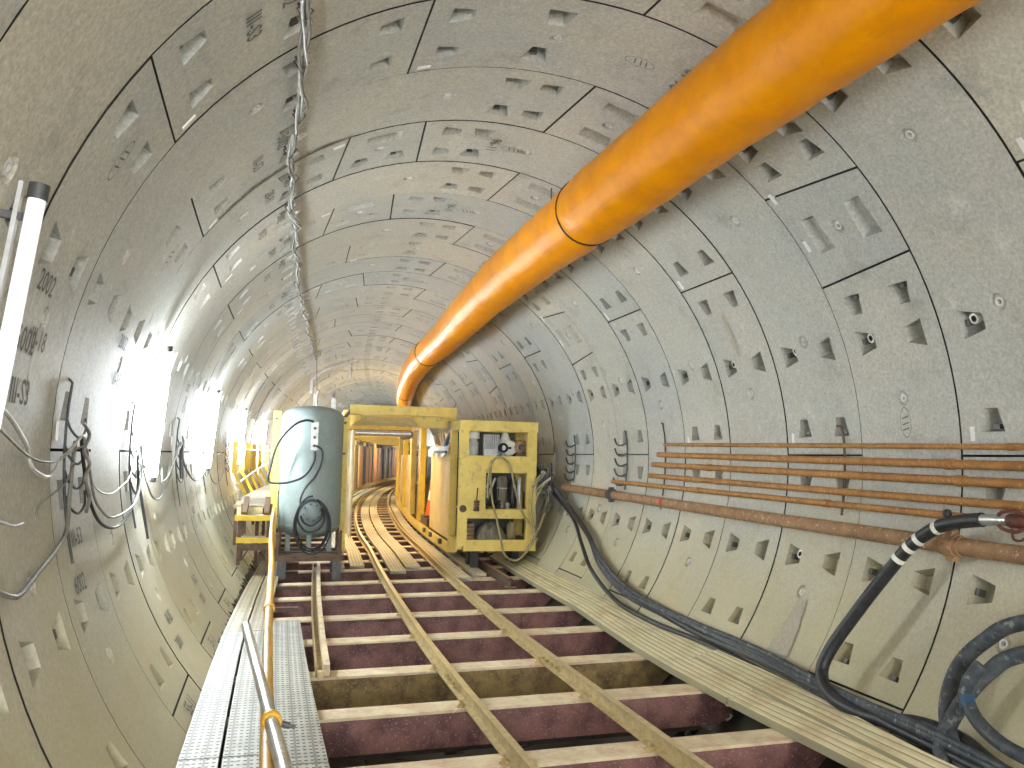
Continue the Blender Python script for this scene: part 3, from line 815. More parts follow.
for s in (-1.5, 1.5, 4.6, 7.8, 11, 14.5, 18, 22, 26, 31, 36):      # eyelet hooks into the crown
    o, z = dat(s); top = z+.30; mb = MB(); wz = math.sqrt(max(0, (R-.004)**2-o*o)); mb.tube([P(s, o, top-.01), P(s, o, wz)], .006, 6); mb.build('hanger_hook', [M_DGREY], root)

# ------------------------------------------------------------------ tube lights on the left wall
def light_fixture(name, label, s_top, th0, th1, lit, ds=.0, grp=None):
    pts = [C(s_top, D2(th0), R-.075), C(s_top+ds, D2(th1), R-.075)]
    a, b = pts; root = thing(name, label, 'tube light', b, grp)
    inw = (P(s_top, 0, 0)-a); inw.y *= .0; inw.z *= .2; inw.normalize()
    mb = MB(); mb.beam(a-inw*.055, b-inw*.055, .03, .015, up=inw); mb.build('light_housing', [M_LGREY], root)
    mb = MB(); d = (b-a).normalized(); mb.tube([a+d*.05, b-d*.05], .028, 12)
    mb.build('glowing_tube' if lit else 'wrapped_tube', [M_TUBEB if lit == 2 else M_TUBE if lit else M_TUBEN], root)
    for e, sg in ((a, 1), (b, -1)):
        mb = MB(); mb.tube([e, e+d*sg*.055], .026 if lit else .033, 12); mb.build('end_cap', [M_DGREY], root)
    for e, sg in ((a, 1), (b, -1)):
        mb = MB(); q = e+d*sg*.12; mb.beam(q-inw*.035, q-inw*.15, .025, .025, up=d); mb.build('mounting_bracket', [M_DGREY], root)
    return root
light_fixture('tube_light', 'white film wrapped tube light on the wall, cut by the left edge', 3.25, 160.9, 186, False, .0)
for i, s in enumerate((7.5, 12.45, 17.4, 22.4, 27.9, 32.9, 37.9, 43)):
    lab = 'glaring vertical tube light on the left wall, %s one from the camera' % words(i+1) if i < 4 else 'distant vertical tube light on the left wall, hidden behind the gantry'
    light_fixture('tube_light', lab, s, 162, 186.5, True, .3, 'vertical tube lights along the left wall')
for s in (-.9, -4.6): light_fixture('tube_light', 'unseen fill tube light added on the left wall behind the camera', s, 158, 184, 2, .3, 'fill tube lights added behind the camera')  # unseen tubes continuing the wall row, added as weak fill light

# ------------------------------------------------------------------ cable bundle under the crown
root = thing('crown_cable_bundle', 'twisted bundle of thin grey cables slung along the crown, dropping behind the tank', 'cable bundle', P(1, -1.6, 2.1))
rc = random.Random(4); cp = []
ss = [0, 1, 2.1, 3.2, 4.2, 4.8, 5.6, 6.2, 6.9, 7.7, 8.5, 9.4, 10.4, 11.6, 12.8, 14, 15.3, 16.8, 18.4, 20, 21.6]
for i, s in enumerate(ss):
    sw = (.022 if i % 2 else -.022)*(0 if s < 5 else 1)
    th = interp(s, [0, 4.1, 5.3, 6.1, 7.4, 9, 10, 12.8, 15.1, 18.8, 23], [127.4, 127.4, 127.0, 127.6, 127.2, 125.5, 125.0, 123.8, 121.5, 120.4, 120.0])+math.degrees(sw/R); cp.append((s, th))
for q in range(4):
    ph = q*PI/2; pts = []
    cps = smooth_path([Vector((s, t, 0)) for s, t in cp], 8)
    for v in cps:
        a = ph+v.x*(4.2 if q % 2 else 3.4); rad = .014+.007*math.sin(v.x*9+q*2)
        loose = .022*max(0, math.sin(v.x*5.5+q*1.7))**3 if v.x > 5 else .008
        pts.append(C(v.x+.0, D2(v.y)+(rad+loose)*math.cos(a)/R, R-.06-rad*math.sin(a)-loose))
    e = pts[-1]; pts += [P(21.65, -1.30, 2.1), P(21.62, -1.27, 1.6), P(21.6, -1.24, .9)] if q == 0 else []
    mb = MB(); mb.tube(pts, .0085 if q else .011, 6); mb.build('cable_strand', [[M_GREYC, M_LGREY, M_GREYC, M_WHITEC][q]], root)
for s, th in cp[1:]:
    mb = MB(); c = C(s, D2(th), R-.06); mb.tube([c+Vector((-.04,0,.02)), c+Vector((0,0,-.045)), c+Vector((.04,0,.02)), c+Vector((0,0,.05))], .005, 5, closed=True); mb.build('cable_tie', [M_DGREY], root)
    mb = MB(); mb.tube([c, C(s, D2(th), R-.002)], .008, 6); mb.build('wall_hook', [M_DGREY], root)

# ------------------------------------------------------------------ cable racks and festoons on the left wall
def rack_left(s, label, zt=.3, zb=-.62, hooks=True):
    root = thing('cable_rack', label, 'cable rack', P(s, -2.66, zb), 'cable racks on the left wall')
    mb = MB(); pts = []
    for i in range(9):
        z = lerp(zt, zb, i/8); pts.append(P(s-.02, -(math.sqrt((R-.02)**2-z*z)), z))
    pts = [P(s-.06, -2.69, zt+.03)]+pts
    mb.tube(pts, .007, 6); mb.build('rack_rod', [M_DGREY], root)
    if hooks:
        for z in (.07, -.07, -.20, -.33):
            rad = math.sqrt(R*R-z*z)
            mb = MB(); pts = [P(s-.02, -rad+.02, z+.05), P(s+.02, -rad+.035, z-.01), P(s+.16, -rad+.05, z-.05), P(s+.34, -rad+.045, z-.01), P(s+.40, -rad+.03, z+.06)]
            mb.tube(smooth_path(pts, 4), .007, 6); mb.build('cable_hook', [M_DGREY], root)
RL = [(4.93,'nearest one, under two dark pockets'),(7.05,'second one, left of first glaring light'),(9.95,'third one, right of first glaring light'),(12.7,'fourth one, beside second glaring light'),(15.9,'fifth one, far along the wall'),(1.9,'out of view beside the camera')]
for s, l in RL: rack_left(s, 'dark hooked cable rack on the left wall, '+l)
def wall_cable(name, label, pts, r, m, off=.03, grp=None):
    """points given as (s, o, z) on the lining; kept off the wall"""
    pp = []
    for s, o, z in pts:
        zz = max(-R+.1, min(R-.1, z)); rad = math.hypot(o, zz); k = min(1, (R-off-r)/rad); pp.append(P(s, o*k, zz*k))
    mb = MB(); mb.tube(smooth_path(pp, 6), r, 7)
    ob = mb.build(name, [m]); tag(ob, label, 'cable', grp); return ob
wall_cable('wall_cable', 'pale cable sagging in from the left edge up to the nearest cable rack', [(3.4,-2.66,.14),(3.67,-2.66,.09),(3.86,-2.66,.03),(4.02,-2.66,-.04),(4.08,-2.66,-.11),(4.21,-2.66,-.15),(4.38,-2.65,-.17),(4.54,-2.66,-.14),(4.65,-2.66,-.09),(4.84,-2.66,-.05),(5.12,-2.66,.03),(5.22,-2.66,.0)], .009, M_WHITEC, .05)
wall_cable('wall_cable', 'thin grey cable dipping from the left edge below the pale cable', [(3.4,-2.66,.07),(3.69,-2.66,0),(3.85,-2.66,-.04),(4.05,-2.66,-.08),(4.27,-2.66,-.10),(4.54,-2.66,-.10),(4.8,-2.66,-.06),(5.15,-2.66,-.02)], .006, M_GREYC, .06)
wall_cable('wall_cable', 'black cable in the deepest sag between the two nearest racks', [(5.10,-2.66,.03),(5.13,-2.66,-.04),(5.27,-2.65,-.26),(5.4,-2.63,-.39),(5.6,-2.62,-.48),(5.95,-2.61,-.53),(6.42,-2.61,-.51),(7.03,-2.63,-.38),(7.2,-2.65,-.2)], .010, M_RUBBER, .05)
wall_cable('wall_cable', 'grey cable in the shallower sag just above the black one between the two nearest racks', [(5.17,-2.66,-.04),(5.35,-2.64,-.3),(5.55,-2.63,-.4),(5.82,-2.62,-.46),(6.29,-2.61,-.46),(6.81,-2.62,-.42),(7.13,-2.64,-.3),(7.26,-2.65,-.15)], .008, M_GREYC, .07)
wall_cable('wall_cable', 'thin white wire hanging in the highest sag between the two nearest racks', [(5.28,-2.65,-.1),(5.45,-2.64,-.25),(5.91,-2.64,-.32),(6.42,-2.65,-.28),(6.73,-2.65,-.23),(7.16,-2.66,-.02)], .005, M_WHITEC, .06)
wall_cable('wall_cable', 'dull brown grey cable trailing from the nearest rack down to the lower left edge', [(5.05,-2.66,0),(5.01,-2.66,-.11),(4.92,-2.65,-.28),(4.78,-2.62,-.44),(4.53,-2.61,-.51),(4.14,-2.6,-.57),(3.86,-2.59,-.61),(3.72,-2.59,-.60),(3.5,-2.6,-.54)], .011, M_GREYC, .03)
wall_cable('wall_cable', 'short white wire end at the left edge below the sagging cables', [(3.5,-2.64,-.30),(3.7,-2.64,-.32),(3.9,-2.64,-.35),(4.03,-2.64,-.35)], .006, M_WHITEC, .03)
wall_cable('wall_cable', 'thin grey wire curling from the nearest rack to the stained patch', [(4.23,-2.64,-.35),(4.24,-2.64,-.31),(4.33,-2.64,-.28),(4.55,-2.64,-.25),(4.82,-2.65,-.21),(5.0,-2.65,-.12)], .005, M_GREYC, .04)
wall_cable('wall_cable', 'dark cable hanging straight down beside the second rack', [(7.2,-2.65,-.02),(7.22,-2.65,-.2),(7.24,-2.6,-.45),(7.27,-2.55,-.72)], .011, M_DGREY, .04)
wall_cable('wall_cable', 'grey cable sagging from the second to the third rack', [(7.3,-2.66,.0),(7.45,-2.65,-.2),(7.66,-2.64,-.34),(7.9,-2.62,-.44),(8.38,-2.62,-.45),(9.22,-2.65,-.25),(9.74,-2.66,.01),(10.0,-2.66,.03)], .009, M_GREYC, .05)
wall_cable('wall_cable', 'white cable sagging above the grey one between the second and third rack', [(7.25,-2.66,.02),(7.6,-2.65,-.15),(8.1,-2.64,-.3),(8.7,-2.64,-.3),(9.4,-2.65,-.12),(9.95,-2.66,.05)], .007, M_WHITEC, .07)
wall_cable('wall_cable', 'dark cable sagging from the third to the fourth rack', [(9.97,-2.66,.01),(10.2,-2.65,-.12),(10.52,-2.65,-.25),(11.29,-2.64,-.4),(12.28,-2.64,-.33),(12.74,-2.65,-.18)], .010, M_DGREY, .05)
wall_cable('wall_cable', 'cable bundle tail hanging below the third rack', [(10.05,-2.66,.05),(10.04,-2.66,-.1),(10.03,-2.64,-.34)], .02, M_DGREY, .04)
wall_cable('wall_cable', 'grey cable sagging from the fourth rack towards the raised platform', [(12.74,-2.65,-.1),(13.25,-2.63,-.42),(13.84,-2.61,-.52),(14.67,-2.62,-.46),(15.9,-2.65,-.15)], .010, M_GREYC, .05)
wall_cable('wall_cable', 'thin white cable running level past the fourth rack', [(10.0,-2.66,.06),(11.3,-2.66,-.06),(12.7,-2.66,.06),(14.3,-2.66,-.08),(15.9,-2.66,.04),(18,-2.66,-.06),(20,-2.66,.04)], .006, M_WHITEC, .05)
wall_cable('wall_cable', 'grey cable strand twisted around the nearest rack hooks', [(5.0,-2.66,.1),(5.2,-2.66,.04),(5.08,-2.66,-.05),(5.24,-2.66,-.12),(5.12,-2.66,-.2),(5.22,-2.66,-.3),(5.1,-2.65,-.38)], .010, M_GREYC, .07)

# ------------------------------------------------------------------ pipes on the right wall
def pipe(label, s0, s1, z0, z1, r, m, collars, name='steel_pipe', off=.03, grp='thin rusty pipes on the right wall'):
    zf = lambda s: interp(s, [4.2, s1], [z0, z1])
    of = lambda s: math.sqrt(R*R-zf(s)**2)-off-r
    root = thing(name, label, 'pipe', P(s0, of(s0), zf(s0)-r), grp)
    mb = MB(); mb.tube([P(s, of(s), zf(s)) for s in [lerp(s0, s1, i/10) for i in range(11)]], r, 14, caps=False)
    mb.tube([P(s1, of(s1), zf(s1)), P(s1-.1, of(s1-.1), zf(s1-.1))], r*.8, 14, 1); mb.build('pipe_body', [m, M_BROWNS], root)
    for c in collars:
        mb = MB(); mb.tube([P(c-.035, of(c), zf(c)), P(c+.035, of(c), zf(c))], r*1.22, 14); mb.build('pipe_collar', [m], root)
    return of, zf
PIP = [('thinnest rusty pipe on the right wall, topmost of the five', -.5, 9.1, .10, .16, .019, (4.2,)),
       ('rusty orange pipe on the right wall, second from the top', -.5, 9.25, -.015, .045, .030, (4.7,)),
       ('rusty orange pipe on the right wall, third from the top', -.5, 9.4, -.12, -.07, .030, (8.0, 4.6)),
       ('rusty orange pipe on the right wall, fourth from the top', -.5, 9.5, -.25, -.20, .028, (8.5,)),
       ('rusty orange pipe on the right wall, fifth from the top, just above the thick pipe', 4.55, 10.7, -.345, -.305, .026, (8.2, 6.0))]
for i, (l, a, b, z0, z1, r, cl) in enumerate(PIP): pipe(l, a, b, z0, z1, r, [M_RUST][0], cl, off=.06)
of, zf = pipe('thick brown rusty pipe on the right wall, lowest of all, with flanged joints', -.5, 12.7, -.53, -.455, .056, M_RUST2, (), 'thick_pipe', .045, None)
tk = ROOTS[-1]
for c in (4.62, 10.62):
    mb = MB()
    mb.tube([P(c-.05, of(c), zf(c)), P(c+.05, of(c), zf(c))], .074, 16); mb.tube([P(c-.085, of(c), zf(c)), P(c+.085, of(c), zf(c))], .064, 16)
    for dz in (-.08, .08): mb.bar(c-.03, c+.03, of(c)-.035, of(c)+.02, zf(c)+dz-.016, zf(c)+dz+.016)
    mb.build('flange_clamp', [M_RUST2 if c < 5 else M_DGREY], tk)
mb = MB(); c = 8.95; mb.lathe(P(c, of(c)-.054, zf(c)+.01), (-1,0,0), [(.045,0),(.04,.004),(.02,.006)], 12, 0, False); q = mb.build('red_paint_ring', [M_REDP], tk); q['label'] = 'red paint patch'
def rack_right(s, label, zt, zb, hooks):
    root = thing('pipe_bracket', label, 'pipe bracket', P(s, 2.66, zb), 'hooked pipe brackets on the right wall')
    rad = lambda z: math.sqrt((R-.022)**2-z*z)
    mb = MB(); pts = [P(s+.10, rad(zt)+.015, zt+.03), P(s+.03, rad(zt), zt+.02), P(s, rad(zt)-.005, zt-.05)]+[P(s, rad(z)-.005, z) for z in [lerp(zt-.1, zb, i/6) for i in range(7)]]
    mb.tube(pts, .010, 6); mb.build('bracket_rod', [M_DGREY if hooks else M_BROWNS], root)
    if hooks:
        for z in (.20, .07, -.06, -.19, -.31):
            mb = MB(); pts = [P(s, rad(z)-.01, z-.01), P(s+.12, rad(z)-.04, z-.04), P(s+.26, rad(z)-.045, z-.02), P(s+.34, rad(z)-.045, z+.05)]
            mb.tube(smooth_path(pts, 4), .012, 6); mb.build('bracket_hook', [M_DGREY], root)
    return root
rack_right(5.88, 'steel pipe bracket rod behind the thin pipes, nearer of the two loaded ones', .25, -.42, False)
rack_right(9.2, 'steel pipe bracket rod behind the pipe ends, farther of the two loaded ones', .38, -.42, False)
rack_right(10.38, 'dark bracket with empty curved hooks on the right wall, first past the pipe ends', .32, -.40, True)
rack_right(12.55, 'dark bracket with empty curved hooks on the right wall, second past the pipe ends', .30, -.36, True)
rack_right(14.9, 'dark bracket with empty curved hooks on the right wall, close behind the power unit', .30, -.36, True)

# ------------------------------------------------------------------ hoses on the right
root = thing('banded_hose', 'thick black hose with four white bands curving down from the red coupling', 'hose', P(5.2, 2.0, -1.6))
hp = smooth_path([P(4.22,2.40,-.335), P(4.40,2.40,-.36), P(4.60,2.40,-.415), P(4.80,2.37,-.55), P(4.95,2.31,-.74), P(5.10,2.20,-1.0), P(5.22,2.08,-1.26), P(5.24,2.01,-1.42), P(5.12,1.96,-1.52), P(4.95,1.96,-1.57), P(4.7,2.0,-1.585), P(4.45,2.06,-1.54), P(4.27,2.09,-1.53), P(4.08,2.10,-1.54), P(3.85,2.06,-1.58), P(3.5,2.0,-1.62)], 8)
mb = MB(); mb.tube(hp, .043, 14); mb.build('hose_body', [M_RUBBER], root)
def at_len(path, t):
    L = [0]
    for a, b in zip(path[:-1], path[1:]): L.append(L[-1]+(b-a).length)
    for i in range(len(path)-1):
        if L[i+1] >= t: return path[i].lerp(path[i+1], (t-L[i])/(L[i+1]-L[i]))
    return path[-1]
for t in (.37, .54, .635, .745):
    mb = MB(); mb.tube([at_len(hp, t+q) for q in (-.017, 0, .017)], .0445, 14); q = mb.build('white_band', [M_WHITEB], root); q['label'] = 'white tape band'
mb = MB(); mb.tube([P(4.02,2.40,-.325), P(4.22,2.40,-.335)], .034, 14); q = mb.build('hose_end_fitting', [M_GALV], root); q['label'] = 'bare metal hose end'
mb = MB(); mb.lathe(P(4.5,2.40,-.34), (0,0,1), [(.022,0),(.03,.02),(.022,.045),(.008,.05)], 8); mb.build('hose_clamp', [M_RUBBER], root)
root = thing('claw_coupling', 'dark red rusty claw coupling joining a stub pipe to the banded hose', 'coupling', P(4.0, 2.40, -.4))
mb = MB(); mb.tube([P(3.2,2.40,-.33), P(3.95,2.40,-.325)], .030, 14); mb.build('stub_pipe', [M_REDRUST], root)
mb = MB(); mb.tube([P(3.90,2.40,-.325), P(3.93,2.40,-.325), P(4.01,2.40,-.325), P(4.035,2.40,-.325)], [.03, .043, .043, .03], 12); mb.build('coupling_body', [M_REDRUST], root)
for sg in (1, -1):
    mb = MB(); pts = smooth_path([P(3.88,2.37,-.325+sg*.035), P(3.95,2.36,-.325+sg*.058), P(4.02,2.35,-.325+sg*.048), P(4.06,2.36,-.325+sg*.03)], 4)
    mb.tube(pts, .011, 8); mb.build('claw', [M_REDRUST], root)
mb = MB(); mb.tube(smooth_path([P(3.96,2.35,-.37), P(3.93,2.33,-.42), P(3.88,2.33,-.425), P(3.85,2.34,-.40)], 4), .008, 6); mb.build('latch_wire', [M_REDRUST], root)

def inw(s, o, z, off):
    rad = math.hypot(o, z); k = min(1, (R-off)/rad); return P(s, o*k, z*k)
def hose(name, label, pts, r, m, k=7, grp=None, n=12):
    mb = MB(); mb.tube(smooth_path(pts, k), r, n); ob = mb.build(name, [m]); return tag(ob, label, 'hose', grp)
# big loops standing against the wall in the lower right corner
loopA = [(2.6,2.62,-.62),(3.3,2.6,-.72),(3.94,2.39,-.88),(4.16,2.34,-1.02),(4.27,2.26,-1.18),(4.25,2.15,-1.37),(4.12,2.05,-1.52),(3.9,1.98,-1.66),(3.4,1.96,-1.70),(2.8,1.96,-1.70)]
hose('coiled_hose', 'dusty dark hose in the outer loop against the wall in the lower right corner', [inw(*q, .055) for q in loopA], .044, M_DUSTR)
loopB = [(2.7,2.5,-.75),(3.3,2.45,-.86),(3.89,2.34,-1.05),(4.05,2.26,-1.17),(4.13,2.16,-1.33),(4.14,2.02,-1.55),(4.0,1.92,-1.72)]
hose('coiled_hose', 'dusty dark hose in the inner loop of the lower right corner, crossing the outer one', [inw(*q, .16) for q in loopB], .044, M_DUSTR)
loopC = [(2.8,2.1,-1.55),(3.3,2.08,-1.53),(3.63,2.06,-1.50),(3.85,2.08,-1.44),(4.0,2.13,-1.36),(4.06,2.18,-1.25),(4.02,2.24,-1.15)]
hose('coiled_hose', 'dark hose with a bright blue stretch at the innermost bend in the lower right corner', [inw(*q, .25) for q in loopC], .038, M_DUSTR)
cl = smooth_path([inw(*q, .25) for q in loopC], 7); mb = MB(); mb.tube(cl[27:31], .039, 12); tag(mb.build('blue_hose_sleeve', [M_BLUED]), 'blue scuffed sleeve on the innermost hose bend, lower right corner', 'sleeve')
# bundle of dark hoses lying between boards and wall
rbn = random.Random(9)
base = [(13.6,2.35,-.22),(13.0,2.42,-.45),(11.94,2.45,-.80),(10.9,2.36,-1.08),(10.24,2.27,-1.28),(9.1,2.15,-1.48),(8.06,2.11,-1.54),(7.14,2.08,-1.58),(6.09,2.05,-1.61),(5.05,2.01,-1.66),(4.21,1.99,-1.69),(3.3,1.97,-1.72),(2.3,1.96,-1.73)]
offs = [(0,-.02,.04,.031),(.03,-.055,.04,.027),(-.01,.02,.05,.026),(.02,.0,.10,.024),(-.08,-.03,.04,.025),(.0,.045,.05,.022)]
names = ['lowest thick black hose of the bundle lying between the right boards and the wall', 'black hose of the right hand bundle lying closest to the concrete wall', 'slate black hose in the middle of the bundle beside the right boards',
         'thin black hose on top of the bundle beside the right boards', 'black hose peeling off the left side of the bundle below the power unit', 'uppermost thin black hose climbing the wall side of the bundle']
for i, (dz1, dz2, off, r) in enumerate(offs):
    pts = []
    for j, (s, o, z) in enumerate(base):
        up = interp(j, [0, 4, 12], [.10, 1, 1])
        w = rbn.uniform(-.012, .012)
        zz = z+dz2*(1 if j > 3 else .5)+dz1*.8+w+(.03 if j < 4 else interp(s, [2.3, 4.2, 5.5, 8, 10], [.13, .125, .10, .035, 0])); oo = o-(.11 if i == 4 and 2 < j < 7 else 0)
        rad = math.hypot(oo, zz); lim = R-r-.012-.055*(i % 3)*(1 if j > 4 else .6)
        pts.append(P(s, oo*min(1, lim/rad), zz*min(1, lim/rad)))
    hose('bundled_hose', names[i], pts, r, [M_RUBBER, M_DUSTR, M_DUSTR, M_RUBBER, M_RUBBER, M_DUSTR][i], 6, 'hose bundle along the right wall')
# ------------------------------------------------------------------ grey tank on its frame
ts, to = 13.2, -1.20
root = thing('air_tank', 'upright grey green pressure tank with a coiled hose on its front, beside the yellow gantry', 'tank', P(ts, to, -1.5))
tr = .445; mb = MB(); base = P(ts, to, 0)
prof = [(.001,-1.27),(.16,-1.255),(.30,-1.215),(.40,-1.15),(tr,-1.07),(tr,-.6),(tr,0),(tr,.50),(.435,.545),(.39,.60),(.28,.645),(.14,.67),(.001,.68)]
mb.lathe(base, (0,0,1), prof, 48); mb.build('tank_shell', [M_TANK], root)
for z in (-1.06, .50):
    mb = MB(); mb.lathe(base, (0,0,1), [(tr+.001,z-.012),(tr+.004,z),(tr+.001,z+.012)], 48); mb.build('weld_seam', [M_TANK], root)
mb = MB(); fc = P(ts-tr+.03, to+.02, -.86)
mb.lathe(fc, (0,-1,0), [(.095,0),(.095,.10),(.135,.10),(.135,.135),(.03,.14)], 24); q = mb.build('manhole_flange', [M_TANKD], root)
for a in range(8):
    t = 2*PI*a/8+.2; mb = MB(); mb.lathe(fc+Vector((.115*math.cos(t), -.135, .115*math.sin(t))), (0,-1,0), [(.012,0),(.012,.014)], 6, 0, False); mb.build('flange_bolt', [M_DGREY], root)
mb = MB(); mb.bar(ts-tr-.03, ts-tr+.04, to-.03, to+.07, .02, .42); sb_ = mb.build('valve_manifold', [M_LGREY], root); sub(sb_)
for z in (.08, .2, .33): mb = MB(); mb.lathe(P(ts-tr-.03, to+.02, z), (0,-1,0), [(.022,0),(.022,.03),(.012,.031),(.012,.06)], 8, 0, False); mb.build('valve_knob', [M_DGREY], sb_)
for dx in (-.30, .0, .30):
    mb = MB(); yy = ts+(-.30 if dx == 0 else .05); mb.beam(P(yy, to+dx, -1.46), P(yy, to+dx, -1.10), .07, .05); mb.build('support_leg', [M_TANK], root)
mb = MB()      # base frame
for a, b in (((ts-.5, to-.46), (ts-.5, to+.46)), ((ts+.5, to-.46), (ts+.5, to+.46)), ((ts-.5, to-.46), (ts+.5, to-.46)), ((ts-.5, to+.46), (ts+.5, to+.46)), ((ts, to-.46), (ts, to+.46)), ((ts-.32, to-.46), (ts-.32, to+.46))):
    mb.beam(P(*a, -1.50), P(*b, -1.50), .07, .08)
for dx in (-.43, .43):
    for sy in (-.5, .5): mb.beam(P(ts+sy, to+dx, -1.50), P(ts+sy, to+dx, -1.15), .05, .05)
mb.build('base_frame', [M_BROWNS], root)
for sy in (-.45, .5):
    for dx in (-.36, .40): mb = MB(); zz = -1.815; mb.bar(ts+sy-.08, ts+sy+.08, to+dx-.06, to+dx+.06, zs(to+dx)+.05 if dx < 0 else zs(to+dx), -1.54); mb.build('foot_block', [M_DGREY], root)
mb = MB(); mb.tube([P(ts, to+.03, .66), P(ts, to+.03, .80), P(ts-.03, to+.05, .90)], .02, 8); mb.build('safety_valve', [M_LGREY], root)
mb = MB(); mb.beam(P(ts+.05, to+.28, .60), P(ts+.05, to+.28, .80), .06, .06); mb.beam(P(ts+.05, to+.28, .80), P(ts+.4, to+.30, .9), .03, .03); mb.build('top_bracket', [M_LGREY], root)
mb = MB(); mb.tube([P(ts-.05, to+.0, .665), P(ts-.05, to+.0, .86)], .012, 6); mb.build('lifting_lug', [M_LGREY], root)
F = ts-tr-.04
hose('tank_hose', 'black air hose looping from the top manifold out past the left side of the tank', smooth_path([P(F-.02,to-.0,.42), P(F-.05,to-.10,.44), P(F-.06,to-.25,.38), P(F-.04,to-.42,.20), P(F+.05,to-.52,0), P(F+.1,to-.57,-.25), P(F+.1,to-.60,-.42), P(F+.05,to-.50,-.46), P(F-.03,to-.30,-.44), P(F-.05,to-.10,-.35), P(F-.05,to+.02,-.15), P(F-.04,to+.03,.0)], 3), .016, M_RUBBER, 2, None, 8)
hose('tank_hose', 'thin dark hose dropping from the manifold down to the coil on the tank', [P(F-.03,to+.04,.08), P(F-.04,to+.13,.02), P(F-.05,to+.13,-.15), P(F-.05,to+.05,-.35), P(F-.05,to-.08,-.52), P(F-.06,to-.14,-.68), P(F-.08,to-.12,-.8)], .014, M_RUBBER, 5, None, 8)
cpts = []
for i in range(26*3):
    t = 2*PI*i/26+PI/2; k = i/78; cpts.append(P(F-.09-.03*math.sin(i*.3)-.012*(i/26), to+.03+.01*math.sin(i*.21)+(.235+.02*math.sin(k*9))*math.cos(t), -1.02+(.36+.03*math.cos(k*7))*math.sin(t)-.03*k))
hose('coiled_tank_hose', 'dark hose coiled in three loops hung around the flange on the tank front', cpts, .012, M_RUBBER, 2, None, 8)
cpts = [P(F-.12, to+.02+.15*math.cos(2*PI*i/20+PI/2+.2), -.87+.17*math.sin(2*PI*i/20+PI/2+.2)*(1 if i < 11 else .9)) for i in range(5, 17)]
hose('tank_hose', 'short black hose loop resting under the tank flange', cpts, .014, M_RUBBER, 3, None, 8)
cpts = [P(F-.1, to-.13, -.75), P(F-.11, to-.17, -.95), P(F-.11, to-.05, -1.12), P(F-.11, to+.12, -1.10), P(F-.1, to+.20, -.95), P(F-.1, to+.16, -.8)]
hose('tank_hose', 'middle black hose loop hanging lower under the tank flange', cpts, .015, M_RUBBER, 5, None, 8)

# cream post behind the left edge of the tank
root = thing('support_post', 'flat yellow post standing just behind the left edge of the grey tank', 'post', P(14.0, -1.78, -1.7))
mb = MB(); mb.beam(P(14.0, -1.75, -1.70), P(14.0, -1.75, .62), .12, .04); mb.build('post_plate', [M_YEL], root)
mb = MB(); mb.lathe(P(13.975, -1.755, .50), (0,-1,0), [(.02,0),(.02,.01)], 8, 0, False); mb.build('bolt', [M_DGREY], root)

# yellow framed step and raised platform on the left
root = thing('access_step', 'yellow edged metal step unit left of the grey tank', 'step', P(12.9, -1.95, -1.76))
for z, n_ in ((-.95, 0), (-1.26, 1)):
    mb = MB(); mb.bar(12.72, 12.80, -2.22 if n_ == 0 else -2.19, -1.68 if n_ == 0 else -1.73, z-.035, z+.04); mb.build('yellow_nosing', [M_YELB], root)
    mb = MB(); mb.bar(12.80, 13.30, -2.19, -1.75, z-.03, z+.01); 
    for q in range(5): mb.bar(12.83+q*.09, 12.86+q*.09, -2.18, -1.76, z+.01, z+.022)
    mb.build('tread', [M_LGREY], root)
mb = MB(); mb.bar(12.74, 12.79, -2.17, -1.75, -1.40, -1.31); mb.build('toe_plate', [M_BROWNS], root)
for oo in (-2.15, -1.76):
    mb = MB(); mb.beam(P(12.77, oo, -1.60 if oo < -2 else -1.75), P(12.77, oo, -.98), .05, .05); mb.build('leg', [M_BROWNS], root)
    mb = MB(); mb.beam(P(13.28, oo, -1.60 if oo < -2 else -1.75), P(13.28, oo, -.78), .05, .05); mb.build('leg', [M_BROWNS], root)
for oo in (-2.10, -1.80):
    mb = MB(); mb.beam(P(12.80, oo, -.92), P(13.3, oo, -.72), .07, .10); mb.build('side_bracket', [M_BROWNS], root)
root = thing('raised_platform', 'dusty raised walkway platform behind the step, along the left wall', 'platform', P(16, -2.0, -1.8))
for i in range(6):
    a = 13.4+i*1.9; mb = MB(); mb.bar(a, a+1.88, -2.30 if i < 1 else -2.36, -1.86, -.86, -.81, 0, 2); mb.build('deck_plate', [M_DECK], root)
for i in range(6):
    a = 13.5+i*1.9; mb = MB(); mb.beam(P(a, -1.95, -1.72), P(a, -1.95, -.86), .05, .05); mb.beam(P(a, -2.26, -1.40), P(a, -2.26, -.86), .05, .05); mb.build('trestle', [M_BROWNS], root)
mb = MB(); mb.bar(13.36, 13.42, -2.24, -1.88, -1.04, -.84); mb.build('front_plate', [M_CREAM], root)
for i, s in enumerate((16.9, 18.3, 19.6, 20.9, 22.3, 23.9)):
    root = thing('wall_post', 'kinked yellow wall post above the raised platform, %s from the camera' % words(i), 'post', P(s, -2.3, -.8), 'kinked yellow posts along the left wall')
    pts = [P(s+.05, -2.34, -.90), P(s, -2.60, -.42), P(s, -2.60, .16)]
    for a, b, nm in ((0, 1, 'lower_bar'), (1, 2, 'upper_bar')):
        mb = MB(); mb.beam(pts[a], pts[b], .10, .05); mb.build(nm, [M_YELB], root)
root = thing('guard_rail', 'thin pale guard rails fixed to the yellow wall posts', 'guard rail', P(16.5, -2.5, -.5))
for (z0, z1, o) in ((.02, .02, -2.55), (-.62, -.28, -2.52)):
    mb = MB(); mb.tube([P(s, o, lerp(z0, z1, (s-16.5)/7.5)) for s in (16.5, 19, 21.5, 24)], .016, 8); mb.build('rail_tube', [M_LGREY], root)

